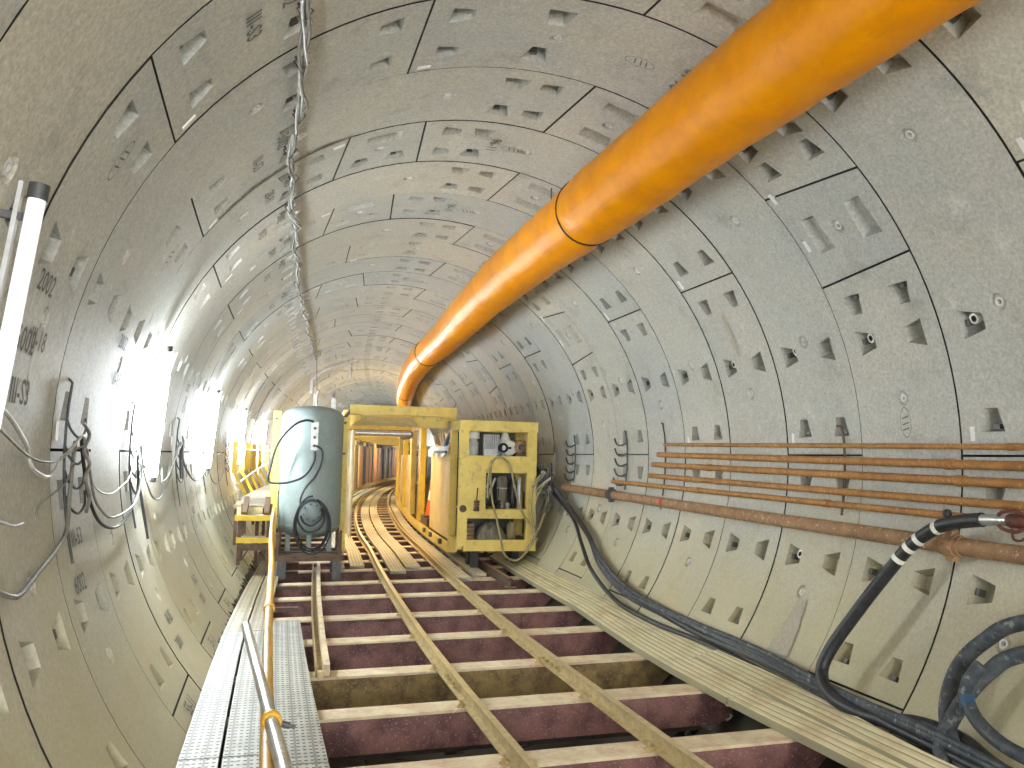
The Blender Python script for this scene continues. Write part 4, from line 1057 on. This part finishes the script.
# ------------------------------------------------------------------ gantry
root = thing('backup_gantry', 'long yellow steel gantry straddling the track, with dusty portal beam in front', 'gantry', P(14, .2, -1.7))
g0 = 14.15
mb = MB(); mb.bar(g0-.06, g0+.08, -.63, 1.10, .625, .765); mb.bar(g0-.075, g0-.06, -.63, 1.10, .745, .77); mb.bar(g0-.075, g0-.06, -.63, 1.10, .62, .645); mb.build('portal_beam', [M_YEL], root)
mb = MB(); mb.bar(g0-.10, g0-.06, .14, .19, .63, .76); mb.bar(g0-.10, g0-.06, .23, .27, .63, .76); mb.bar(g0-.09, g0-.06, .12, .29, .67, .69); mb.bar(g0-.09, g0-.06, .12, .29, .71, .73); mb.build('splice_plate', [M_YEL], root)
mb = MB(); mb.bar(g0-.06, g0+.06, -.76, -.64, -1.77, .56); mb.bar(g0-.09, g0-.06, -.77, -.63, .38, .56); mb.build('front_post', [M_YEL], root)
mb = MB(); mb.hexa([P(g0-.05,-.76,.53),P(g0+.05,-.76,.53),P(g0+.05,-.60,.74),P(g0-.05,-.60,.74),P(g0-.05,-.72,.50),P(g0+.05,-.72,.50),P(g0+.05,-.56,.70),P(g0-.05,-.56,.70)]); mb.build('corner_brace', [M_DGREY], root)
for z in (.47, -.02, -1.25): mb = MB(); mb.lathe(P(g0-.09 if z > .3 else g0-.06, -.70, z), (0,-1,0), [(.022,0),(.022,.012)], 8, 0, False); mb.build('bolt', [M_DGREY], root)
mb = MB(); mb.hexa([P(g0,-.60,.44),P(g0,.50,.455),P(g0+.03,.50,.455),P(g0+.03,-.60,.44),P(g0+.22,-.36,.60),P(g0+.22,.36,.60),P(g0+.25,.36,.60),P(g0+.25,-.36,.60)])
mb.bar(g0+.0, g0+.015, -.5, .45, .50, .508); mb.build('sloped_cover_plate', [M_CREAM], root)
mb = MB(); mb.bar(g0+.25, g0+.32, -.62, 1.0, .44, .62); mb.build('cross_beam', [M_YEL], root)
mb = MB(); mb.tube([P(14.9,-.50,.34), P(14.9,.44,.34)], .05, 14); mb.build('cross_pipe', [M_GALV], root)
mb = MB(); mb.tube([P(14.9,.42,.33), P(16.5,.46,.34)], .07, 14); mb.build('duct_end', [M_DGREY], root)
mb = MB(); mb.tube([P(15.8,-.55,.40), P(15.8,.5,.40)], .03, 10); mb.build('cross_pipe', [M_RUST], root)
# side walls and roof of the gantry further in
for k, (oo, w) in enumerate(((-.66, .10), (1.10, .10))):
    mb = MB(); mb.bar(g0+.3, 74, oo-w/2, oo+w/2, .56, .70, 0, 24); mb.build('top_side_beam', [M_YEL], root)
    mb = MB(); mb.bar(g0+.3, 74, oo-w/2, oo+w/2, -1.60, -1.42, 0, 24); mb.build('bottom_side_beam', [M_YEL], root)
for i in range(20):
    s = 15.6+i*2.9; mb = MB(); mb.bar(s-.05, s+.05, -.62, 1.06, .58, .68); mb.build('roof_beam', [M_YEL], root)
    mb = MB(); mb.bar(s-.05, s+.05, -.73, -.61, -1.60, .56); mb.build('side_post', [M_YEL if i % 2 else M_BROWNS], root)
for i in range(19):
    s = 15.7+i*2.9; mb = MB(); mb.bar(s, s+2.7, -.60, 1.05, .70, .715, 0, 2); mb.build('roof_plate', [M_CREAM], root)
pr = random.Random(8)
s = 14.6
for i in range(64):
    L = pr.uniform(.55, .95); oo = -.60+pr.uniform(-.03, .06); m = [M_PANEL, M_PANELW, M_PANEL, M_DGREY][pr.randrange(4)] if i > 2 else M_PANELW
    mb = MB(); n = 5
    for j in range(n):        # corrugated hanging panel
        a, b = lerp(s, s+L, j/n), lerp(s, s+L, (j+1)/n); z = .035 if j % 2 else 0
        mb.bar(a, b, oo-.02+z, oo+z, -1.40, .38)
    mb.build('side_panel', [m], root); s += L+.12
# right side of the gantry: posts, cream panel
for (s, w, m) in ((18.95, .5, M_YELB), (21.3, .5, M_YEL), (24.2, .4, M_YELB), (27.5, .4, M_YEL), (31, .4, M_YEL), (35, .5, M_YELB), (40, .5, M_YEL), (46, .5, M_YEL), (53, .6, M_YEL), (61, .6, M_YEL), (70, .6, M_YEL)):
    mb = MB(); mb.bar(s-w/2, s+w/2, 1.04, 1.16, -1.60, .58); mb.build('side_post', [m], root)
mb = MB(); mb.bar(14.6, 17.2, 1.10, 1.13, -1.42, .12, 0, 3); mb.build('cream_side_panel', [M_CREAM], root)
mb = MB(); mb.bar(14.3, 22.0, 1.03, 1.20, -1.60, -1.42, 0, 5); mb.build('sill_beam', [M_YEL], root)
mb = MB(); mb.bar(22.4, 72, 1.10, 1.13, -1.40, .0, 0, 16); mb.build('rear_side_panel', [M_CREAM], root)
for s in (14.9, 16.2, 17.2): mb = MB(); mb.bar(s, s+.12, .98, 1.03, -1.52, -1.44); mb.build('clip', [M_DGREY], root)
# equipment seen over the side panel
root = thing('white_equipment_box', 'white cased machine glimpsed above the cream side panel of the gantry', 'machine', P(16, 1.5, -.2))
mb = MB(); mb.bar(15.2, 17.1, 1.32, 1.75, -1.2, .42, 0, 3); mb.build('casing', [M_PANELW], root)
for q in range(6): mb = MB(); mb.tube([P(15.3+q*.5, 1.31, .15+.05*(q % 2)), P(15.3+q*.5, 1.24, .22), P(15.5+q*.5, 1.24, .40)], .02, 6); mb.build('pipe_stub', [M_LGREY if q % 2 else M_RUST2], root)
root = thing('blue_hose', 'bright blue hose arching over the cream side panel', 'hose', P(14.7, 1.15, .1))
mb = MB(); mb.tube(smooth_path([P(14.45,1.12,.42), P(14.6,1.11,.40), P(14.95,1.10,.30), P(15.3,1.11,.14)], 5), .035, 10); mb.build('hose_body', [M_BLUE], root)
root = thing('blue_sheet', 'pale blue folded sheet draped on top of the cream side panel', 'sheet', P(15.5, 1.1, .1))
mb = MB(); n = 12; vs = []
for i in range(n+1):
    s = lerp(14.65, 17.2, i/n); d = .02*math.sin(i*1.7)
    for (o, z) in ((1.16,.10),(1.16,.15),(1.12,.165),(1.07,.15),(1.06,.06+d),(1.05,.0+d*2)): vs.append(P(s, o+d*.4, z+d*.5))
mb.add(vs, [(i*6+k, i*6+k+1, (i+1)*6+k+1, (i+1)*6+k) for i in range(n) for k in range(5)], 0); o_ = mb.build('sheet_fold', [M_BLUEW], root)
so = o_.modifiers.new('t', 'SOLIDIFY'); so.thickness = .006
mb = MB(); mb.tube([P(14.7, 1.035, .05), P(16.2, 1.035, .06)], .022, 8); mb.build('blue_tube', [M_BLUE], root)
# traffic cone standing on the sill
cb = P(17.75, 1.22, -1.36)
root = thing('traffic_cone', 'orange traffic cone with white collar standing beside the gantry sill', 'cone', cb)
mb = MB(); z0 = cb.z+.10; mb.beam(P(17.57, 1.22, z0+.02), P(17.93, 1.22, z0+.02), .36, .04); mb.build('base', [M_BROWNS], root)
mb = MB(); q0 = Vector((cb.x, cb.y, z0+.04)); mb.lathe(q0, (0,0,1), [(.15,0),(.105,.30)], 20); mb.build('lower_cone', [M_ORANGE], root)
mb = MB(); mb.lathe(q0, (0,0,1), [(.105,.301),(.075,.50)], 20); mb.build('white_collar', [M_WHITEB], root)
mb = MB(); mb.lathe(q0, (0,0,1), [(.075,.501),(.035,.72),(.02,.73)], 20); mb.build('cone_tip', [M_ORANGE], root)
mb = MB(); st = []
for i in range(10):
    a = PI/2+i*PI/5; r_ = .05 if i % 2 == 0 else .021; st.append((r_*math.cos(a), r_*math.sin(a)))
f0 = q0+Vector((0,0,.16)); mb.add([f0+Vector((x, -.132-.0*z, z)) for x, z in st]+[f0+Vector((x, -.115, z)) for x, z in st], [tuple(range(10))]+[(i, (i+1) % 10, 10+(i+1) % 10, 10+i) for i in range(10)]); mb.build('white_star', [M_WHITEB], root)
mb = MB(); mb.bar(17.3, 18.4, 1.06, 1.6, -1.42, z0); mb.build('base_pad', [M_BROWNS], root)

# ------------------------------------------------------------------ power unit in its yellow frame
u0, u1 = 13.0, 13.95; ul, ur = 1.07, 2.17; zb, zt = -1.43, .53
root = thing('power_unit_frame', 'yellow box frame of the hydraulic power unit on the right of the track', 'machine frame', P(13.4, 1.6, zb))
def part(nm, m, *boxes):
    mb = MB()
    for b in boxes: mb.bar(*b)
    return mb.build(nm, [m], root)
def fo(px): return 1.07+(px-463)*.01556
def fz(py): return .53-(py-422)*.0152
part('corner_post', M_YEL, (u0, u0+.10, ul-.09, ul+.05, zb+.05, zt))
part('corner_post', M_YEL, (u0, u0+.10, ur-.13, ur+.02, zb+.05, zt-.02))
part('corner_post', M_YEL, (u1-.10, u1, ul-.09, ul+.02, zb+.05, zt))
part('corner_post', M_YEL, (u1-.10, u1, ur-.12, ur+.02, zb+.05, zt))
part('top_beam', M_YEL, (u0-.02, u0+.12, ul-.04, ur+.03, zt-.15, zt-.005), (u0-.035, u0-.02, ul+.05, ur+.03, zt-.03, zt), (u0-.035, u0-.02, ul+.05, ur+.03, zt-.16, zt-.135))
part('gusset', M_YEL, (u0-.035, u0-.02, ul+.0, ul+.05, zt-.15, zt), (u0-.035, u0-.02, ul+.09, ul+.11, zt-.15, zt), (u0-.035, u0-.02, ur-.1, ur-.08, zt-.15, zt))
part('top_beam', M_YEL, (u1-.12, u1, ul-.04, ur+.03, zt-.15, zt))
part('roof_side_beam', M_YEL, (u0+.12, u1-.12, ul-.09, ul-.0, zt-.14, zt))
part('roof_side_beam', M_YEL, (u0+.12, u1-.12, ur-.07, ur+.03, zt-.14, zt))
part('middle_beam', M_YEL, (u0-.005, u0+.06, ul+.04, ur-.12, fz(474), fz(457)), (u0-.01, u0+.0, ul+.1, ur-.12, fz(467), fz(466)))
part('front_panel', M_YEL, (u0, u0+.03, ul+.05, fo(484), fz(512), fz(474)))
part('front_panel_edge', M_YEL, (u0-.012, u0, ul+.06, fo(478), fz(463), fz(461)), (u0-.012, u0, fo(478), fo(479), fz(472), fz(461)))
part('lower_rail', M_YEL, (u0-.01, u0+.08, ul+.05, ur-.12, fz(519.5), fz(510.5)))
part('base_beam', M_YEL, (u0-.03, u0+.12, ul+.0, ur+.02, zb-.01, zb+.15), (u0-.04, u0-.03, ul+.05, ur+.02, zb+.13, zb+.16))
part('base_beam', M_YEL, (u1-.12, u1, ul, ur+.02, zb-.01, zb+.15))
part('base_side_beam', M_YEL, (u0+.12, u1-.12, ul-.10, ul+.02, zb, zb+.15))
part('floor_plate', M_BROWNS, (u0+.1, u1-.1, ul, ur-.02, zb+.12, zb+.15))
part('shelf_plate', M_YEL, (u0+.08, u1-.1, ul+.02, ur-.1, fz(512)-.0, fz(511)+.01))
part('upper_shelf', M_DGREY, (u0+.06, u1-.1, ul+.02, ur-.1, fz(458)-.02, fz(457)))
part('back_plate', M_DGREY, (u1-.02, u1-.0, ul+.0, ur-.05, zb+.15, zt-.15))
mb = MB(); mb.lathe(P(u0-.004, ul-.02, fz(510)), (0,-1,0), [(.055,0),(.055,.012),(.035,.014)], 14, 0); mb.build('oval_port', [M_BROWNS], root)
for oo in (ul+.25, ur-.2):
    for s in (u0+.42, u1-.15): mb = MB(); mb.bar(s-.08, s+.08, oo-.05, oo+.05, (zs(oo) if oo < 1.7 else zr(s, oo)), zb); mb.build('skid_block', [M_RUBBER], root)  # black colour stands in for the shadow under the frame
sf = fz(457)+.002     # top shelf
def gear(name, label, cat, loc): return thing(name, label, cat, loc)
root = gear('filter_bowl', 'white and clear filter bowl at the upper left of the power unit window', 'filter', P(u0+.25, fo(474), sf))
mb = MB(); mb.lathe(P(u0+.25, fo(474), sf), (0,0,1), [(.07,0),(.075,.02),(.075,.20),(.055,.22),(.055,.26)], 16); mb.build('bowl', [M_LGREY], root)
mb = MB(); mb.lathe(P(u0+.25, fo(474), sf+.26), (0,0,1), [(.09,0),(.09,.09),(.05,.11)], 16); mb.build('cap', [M_WHITEB], root)
root = gear('finned_cooler', 'pale grey finned cooler in the upper window of the power unit', 'cooler', P(u0+.35, fo(492), sf))
mb = MB(); mb.bar(u0+.30, u0+.52, fo(484), fo(500), sf, sf+.34); mb.build('core', [M_DGREY], root)
for q in range(9): mb = MB(); o1 = lerp(fo(484), fo(499), q/8); mb.bar(u0+.24, u0+.30, o1, o1+.016, sf+.02, sf+.33); mb.build('fin', [M_LGREY], root)
mb = MB(); mb.bar(u0+.15, u0+.24, fo(483), fo(497), sf, sf+.10); mb.build('header', [M_LGREY], root)
root = gear('white_drum', 'round white drum wheel with black hub in the upper window of the power unit', 'drum', P(u0+.2, fo(508), sf))
dc = P(u0+.22, fo(509), sf+.125)
mb = MB(); mb.lathe(dc, (0,-1,0), [(.12,0),(.12,.06),(.10,.07),(.04,.07)], 24); mb.build('drum_face', [M_WHITEB], root)
mb = MB(); mb.lathe(dc+Vector((-.10,-.03,-.0)), (0,-1,0), [(.075,0),(.075,.06),(.04,.06),(.04,.03)], 20); mb.build('black_ring', [M_BLACK], root)
mb = MB(); mb.lathe(dc+Vector((.0,-.072,0)), (0,-1,0), [(.02,0),(.02,.03)], 10); mb.build('hub', [M_BLACK], root)
root = gear('white_funnel', 'white conical cover above the round drum in the power unit', 'cover', P(u0+.35, fo(508), sf+.14))
mb = MB(); mb.lathe(P(u0+.40, fo(508), sf), (0,0,1), [(.12,0),(.11,.20),(.05,.34),(.04,.38)], 18); mb.build('cover_shell', [M_WHITEB], root)
root = gear('brown_motor', 'rusty brown motor at the right end of the upper window', 'motor', P(u0+.25, fo(521), sf))
mb = MB(); mb.lathe(P(u0+.14, fo(521), sf+.14), (0,1,0), [(.05,0),(.11,.02),(.12,.05),(.12,.30),(.09,.33)], 18); mb.build('motor_body', [M_RUST2], root)
mb = MB(); mb.bar(u0+.14, u0+.46, fo(516), fo(526), sf, sf+.06); mb.build('foot', [M_BROWNS], root)
mb = MB(); mb.lathe(P(u0+.135, fo(521), sf+.14), (0,-1,0), [(.05,0),(.05,.03)], 12); mb.build('shaft_cap', [M_DGREY], root)
ms = fz(511)+.012    # middle shelf
for i, (px, nm, lab, m) in enumerate(((474.5,'lever_valve','brown lever valve on the left of the middle shelf',M_BROWNS), (485,'spool_valve','dark green stacked spool valve on the middle shelf',M_GREEN), (498,'spool_valve','small black spool valve beside the tan cylinder',M_BLACK))):
    sy = u0-.06 if px < 480 else u0+.12
    root = gear(nm, lab, 'valve', P(sy, fo(px), ms))
    mb = MB(); 
    for q in range(3 if i != 1 else 5): mb.lathe(P(sy, fo(px), ms+q*.045), (0,0,1), [(.03,0),(.045,.008),(.045,.03),(.03,.042)], 10)
    if px < 480: mb.bar(sy-.03, sy+.07, fo(px)-.04, fo(px)+.04, ms-.03, ms+.0)
    mb.build('valve_body', [m], root)
    mb = MB(); mb.tube([P(sy, fo(px), ms+.12), P(sy-.01, fo(px)+.01, ms+.32)], .009, 6); mb.build('lever', [M_BLACK], root)
root = gear('tan_cylinder', 'tan upright accumulator cylinder in the middle window', 'cylinder', P(u0+.3, fo(505), ms))
mb = MB(); mb.lathe(P(u0+.32, fo(505), ms), (0,0,1), [(.075,0),(.08,.02),(.08,.30),(.078,.305),(.078,.315),(.08,.32),(.08,.46),(.05,.50)], 20); mb.build('shell', [M_TARP], root)
mb = MB(); mb.lathe(P(u0+.32, fo(505), ms+.30), (0,0,1), [(.082,0),(.082,.018)], 20); mb.build('steel_strap', [M_LGREY], root)
root = gear('black_cylinder', 'black upright cylinder at the right of the middle window', 'cylinder', P(u0+.3, fo(517), ms))
mb = MB(); mb.lathe(P(u0+.3, fo(516), ms), (0,0,1), [(.055,0),(.06,.02),(.06,.38),(.045,.42),(.03,.50)], 18); mb.build('shell', [M_RUBBER], root)
root = gear('grey_cylinder', 'thin blue grey cylinder beside the right post of the middle window', 'cylinder', P(u0+.3, fo(523), ms))
mb = MB(); mb.lathe(P(u0+.3, fo(522.5), ms), (0,0,1), [(.03,0),(.034,.02),(.034,.44),(.02,.48)], 14); mb.build('shell', [M_LGREY], root)
root = gear('ball_fitting', 'small shiny ball fitting on the middle shelf', 'fitting', P(u0+.15, fo(508), ms))
mb = MB(); mb.lathe(P(u0+.12, fo(508), ms), (0,0,1), [(.03,0),(.028,.02),(.04,.04),(.045,.06),(.04,.08),(.02,.098),(.001,.1)], 14); mb.build('ball', [M_GALV], root)
for i, (a, b, m) in enumerate(((485, 492, M_WHITEC), (489, 497, M_LGREY))):
    tag_ = hose('diagonal_pipe', ['white pipe slanting up behind the spool valve', 'grey pipe slanting up toward the middle beam'][i], [P(u0+.4, fo(a), ms), P(u0+.4, fo(a+3), ms+.2), P(u0+.4, fo(b+2), ms+.46)], .022, m, 4)
fl = zb+.152
root = gear('slatted_box', 'brown slatted box on the bottom shelf of the power unit', 'box', P(u0+.3, fo(471), fl))
for q in range(4): mb = MB(); mb.bar(u0+.14, u0+.5, fo(467), fo(475), fl+q*.065, fl+q*.065+.045); mb.build('slat', [M_RUST2], root)
mb = MB(); mb.bar(u0+.16, u0+.48, fo(468), fo(474.5), fl+.01, fl+.24); mb.build('core', [M_DGREY], root)
root = gear('crumpled_sack', 'grey crumpled sack heaped in the bottom of the power unit', 'sack', P(u0+.3, fo(495), fl))
mb = MB(); vs = []; nx, ny = 16, 8; rs = random.Random(2)
for j in range(ny+1):
    for i in range(nx+1):
        x = i/nx; y = j/ny; h = .27*math.sin(PI*x)**.5*math.sin(PI*min(1, y*1.0+.0))**.4 if 0 < i < nx and 0 < j < ny else 0
        vs.append(P(u0+.13+.4*y, lerp(fo(478), fo(509), x), fl+max(0, h*rs.uniform(.72, 1.0))))
mb.add(vs, [(j*(nx+1)+i, j*(nx+1)+i+1, (j+1)*(nx+1)+i+1, (j+1)*(nx+1)+i) for j in range(ny) for i in range(nx)]); mb.build('cloth', [M_TARP], root)
root = gear('olive_canister', 'olive canister at the lower right of the power unit', 'canister', P(u0+.3, fo(515), fl))
mb = MB(); mb.lathe(P(u0+.3, fo(515), fl), (0,0,1), [(.07,0),(.075,.02),(.075,.2),(.04,.24),(.03,.26)], 16); mb.build('can_body', [M_TANHOSE], root)

# covered box and hose cluster right of the frame
root = thing('covered_box', 'grey brown draped box standing right of the power unit under the hose cluster', 'box', P(13.6, 2.3, -1.45))
mb = MB(); vs = []; nn = 18
prof = [( -.0, -1.28), (.0, -.9), (.0, -.62), (.02, -.60)]
mb.hexa([P(13.55,2.21,-1.24),P(13.55,2.34,-1.18),P(13.95,2.34,-1.18),P(13.95,2.21,-1.24),P(13.55,2.21,-.58),P(13.55,2.50,-.58),P(13.95,2.50,-.58),P(13.95,2.21,-.58)]); mb.build('draped_cover', [M_TARP], root)
for q in range(4): mb = MB(); oo = 2.215+q*.035; mb.bar(13.535, 13.55, oo, oo+.012, -1.2, -.6); mb.build('fold', [M_TARP], root)
mb = MB(); mb.bar(13.5, 13.56, 2.20, 2.50, -.585, -.565); mb.build('white_top_edge', [M_LGREY], root)
rh = random.Random(21)
cl = lambda px, py, s=12.8: P(s, 1.07+(px-463)*.01535-(.0), .53-(py-422)*.0150)
manr = thing('hose_manifold', 'dark manifold block with fittings where the hoses meet beside the power unit', 'manifold', P(12.95, 2.35, -.2))
mb = MB(); mb.bar(12.9, 13.2, 2.22, 2.42, -.42, -.28); mb.build('block', [M_DGREY], manr)
for q in range(9):
    mb = MB(); p = P(12.86, 2.22+rh.uniform(-.02, .22), rh.uniform(-.50, -.12)); mb.lathe(p, (rh.uniform(-.5,.5), -1, rh.uniform(-.5,.5)), [(.022,0),(.022,.04),(.03,.042),(.03,.07),(.018,.072),(.018,.10)], 8, 0, False); mb.build('hose_fitting', [M_DGREY if q % 3 else M_GALV], manr)
mb = MB(); mb.beam(P(12.95, 2.19, -.35), P(12.95, 2.25, -.35), .05, .05); mb.build('mounting_arm', [M_DGREY], manr)
HP = [
 ('tan hose looping from the middle beam far down in front of the power unit', .017, M_TANHOSE, [(488,462),(487,475),(489,500),(494,520),(498,538),(503,556),(513,562),(524,560),(534,551),(541,540),(547,522),(553,505),(556,490),(553,480)]),
 ('tan hose arching over the middle beam and down to the right', .017, M_TANHOSE, [(484,500),(485,475),(490,461),(498,459),(506,467),(511,487),(516,505),(523,520),(533,530),(542,534),(552,530),(560,515),(563,500),(561,488)]),
 ('dull yellow hose hanging beside the right frame post', .015, M_TANHOSE, [(547,472),(537,476),(530,490),(528,510),(530,535),(534,553),(541,566),(552,570)]),
 ('yellowish hose sweeping down outside the right frame post', .014, M_TANHOSE, [(550,478),(541,485),(533,500),(531,520),(533,540),(540,556),(550,562)]),
 ('thin pale hose drooping from the manifold', .012, M_WHITEC, [(552,486),(546,500),(541,520),(543,540),(551,551),(560,555)]),
 ('dark hose arch standing above the manifold', .014, M_GREYC, [(549,475),(553,460),(559,454),(564,460),(565,475),(562,490)]),
 ('thin grey hose from the manifold into the frame', .010, M_WHITEC, [(548,478),(540,484),(532,492),(527,495)]),
 ('second thin grey hose from the manifold into the frame', .010, M_GREYC, [(550,470),(542,474),(533,484),(528,488)]),
 ('olive hose hanging in front of the covered box', .015, M_TANHOSE, [(556,492),(550,505),(549,525),(555,538),(562,540)]),
]
for i, (lab, r, m, pts) in enumerate(HP):
    pp = []
    for j, (x, y) in enumerate(pts):
        q = cl(x, y, 12.86-.02*(i % 4)); q.z += .0
        rad = math.hypot(q.x, q.z)
        if rad > R-.06: q.x *= (R-.06)/rad; q.z *= (R-.06)/rad
        pp.append(q)
    hose('hanging_hose', lab, pp, r, m, 5, 'tan hoses hanging around the power unit', 8)

for i in range(8):
    a = (rh.uniform(545, 556), rh.uniform(462, 488)); b = (rh.uniform(540, 566), rh.uniform(496, 520)); c = (rh.uniform(548, 572), rh.uniform(474, 500))
    pp = []
    for (x, y) in (a, ((a[0]+b[0])/2-rh.uniform(2, 7), (a[1]+b[1])/2), b, ((b[0]+c[0])/2+rh.uniform(2, 6), (b[1]+c[1])/2+3), c):
        q = cl(x, y, 12.78+.015*i); rad = math.hypot(q.x, q.z)
        if rad > R-.06: q.x *= (R-.06)/rad; q.z *= (R-.06)/rad
        pp.append(q)
    hose('fitting_hose', 'short dark and grey hoses tangled around the manifold beside the power unit', pp, .011, [M_RUBBER, M_DUSTR, M_GREYC, M_DGREY][i % 4], 5, 'tangled short hoses at the manifold', 7)

# crown fittings above the gantry
root = thing('pale_conduit', 'pale pipe frame bent along the far crown above the tank', 'pipe', P(24, -.8, 2.0))
mb = MB(); a, b, c = P(24, -1.50, 1.96), P(24, -1.1, 2.28), P(24, -.28, 2.56)
mb.tube(smooth_path([a, b, c], 4), .035, 8); mb.build('bent_pipe', [M_LGREY], root)
mb = MB(); mb.tube([a, a+Vector((0,0,-.35))], .05, 8); mb.build('drop_leg', [M_LGREY], root)
mb = MB(); mb.tube([b.lerp(c, .75), b.lerp(c, .75)+Vector((0,0,-.42))], .03, 8); mb.build('drop_leg', [M_LGREY], root)
mb = MB(); mb.tube([b.lerp(c, .9), C(24, D2(99.5), R-.004)], .015, 6); mb.build('wall_clip', [M_LGREY], root)

# warm work lamps inside and above the gantry
for i, (s, o, z, lab) in enumerate(((17.2, -.2, .62, 'under the gantry roof, nearest'), (22, -.1, .62, 'under the gantry roof, second'), (28, 0, .62, 'under the gantry roof, third'), (36, 0, .62, 'under the gantry roof, fourth'), (46, 0, .62, 'under the gantry roof, fifth'), (58, 0, .62, 'under the gantry roof, farthest'), (29.5, .2, 1.3, 'standing on the gantry roof'))):
    root = thing('work_lamp', 'warm work lamp fixed '+lab, 'lamp', P(s, o, z))
    mb = MB(); mb.bar(s-.12, s+.12, o-.08, o+.08, z+.03, z+.07); mb.build('lamp_body', [M_DGREY], root)
    mb = MB(); mb.bar(s-.10, s+.10, o-.06, o+.06, z+.01, z+.03); mb.build('lamp_glass', [M_WARM], root)
    if z > 1: mb = MB(); mb.tube([P(s, o, .71), P(s, o, z+.04)], .02, 6); mb.build('stand', [M_DGREY], root)

# ------------------------------------------------------------------ light, world, camera
wd = bpy.data.worlds.new('world'); scn.world = wd; wd.use_nodes = True
wd.node_tree.nodes['Background'].inputs[0].default_value = (.96, .98, .96, 1)
wd.node_tree.nodes['Background'].inputs[1].default_value = .9
cam = bpy.data.cameras.new('camera'); co = bpy.data.objects.new('camera', cam); COL.objects.link(co); scn.camera = co
cam.sensor_width = 36; cam.sensor_fit = 'HORIZONTAL'; cam.lens = 870.8/1024*36; cam.clip_start = .05; cam.clip_end = 300
yaw, pitch, roll = .2793, .0855, .0228
cy, sy, cp_, sp_, cr, sr = math.cos(yaw), math.sin(yaw), math.cos(pitch), math.sin(pitch), math.cos(roll), math.sin(roll)
f = Vector((sy*cp_, cy*cp_, sp_)); r_ = Vector((cy, -sy, 0)); u = r_.cross(f)
r2 = r_*cr+u*sr; u2 = -r_*sr+u*cr
mt = Matrix((r2, u2, -f)).transposed().to_4x4(); mt.translation = Vector((-1.717, 0, -.0386)); co.matrix_world = mt
vs_ = scn.view_settings; vs_.view_transform = 'Standard'; vs_.look = 'None'; vs_.gamma = 1; vs_.use_curve_mapping = False; vs_.exposure = 3.45
for o in ROOTS:
    if '_o' in o: del o['_o']
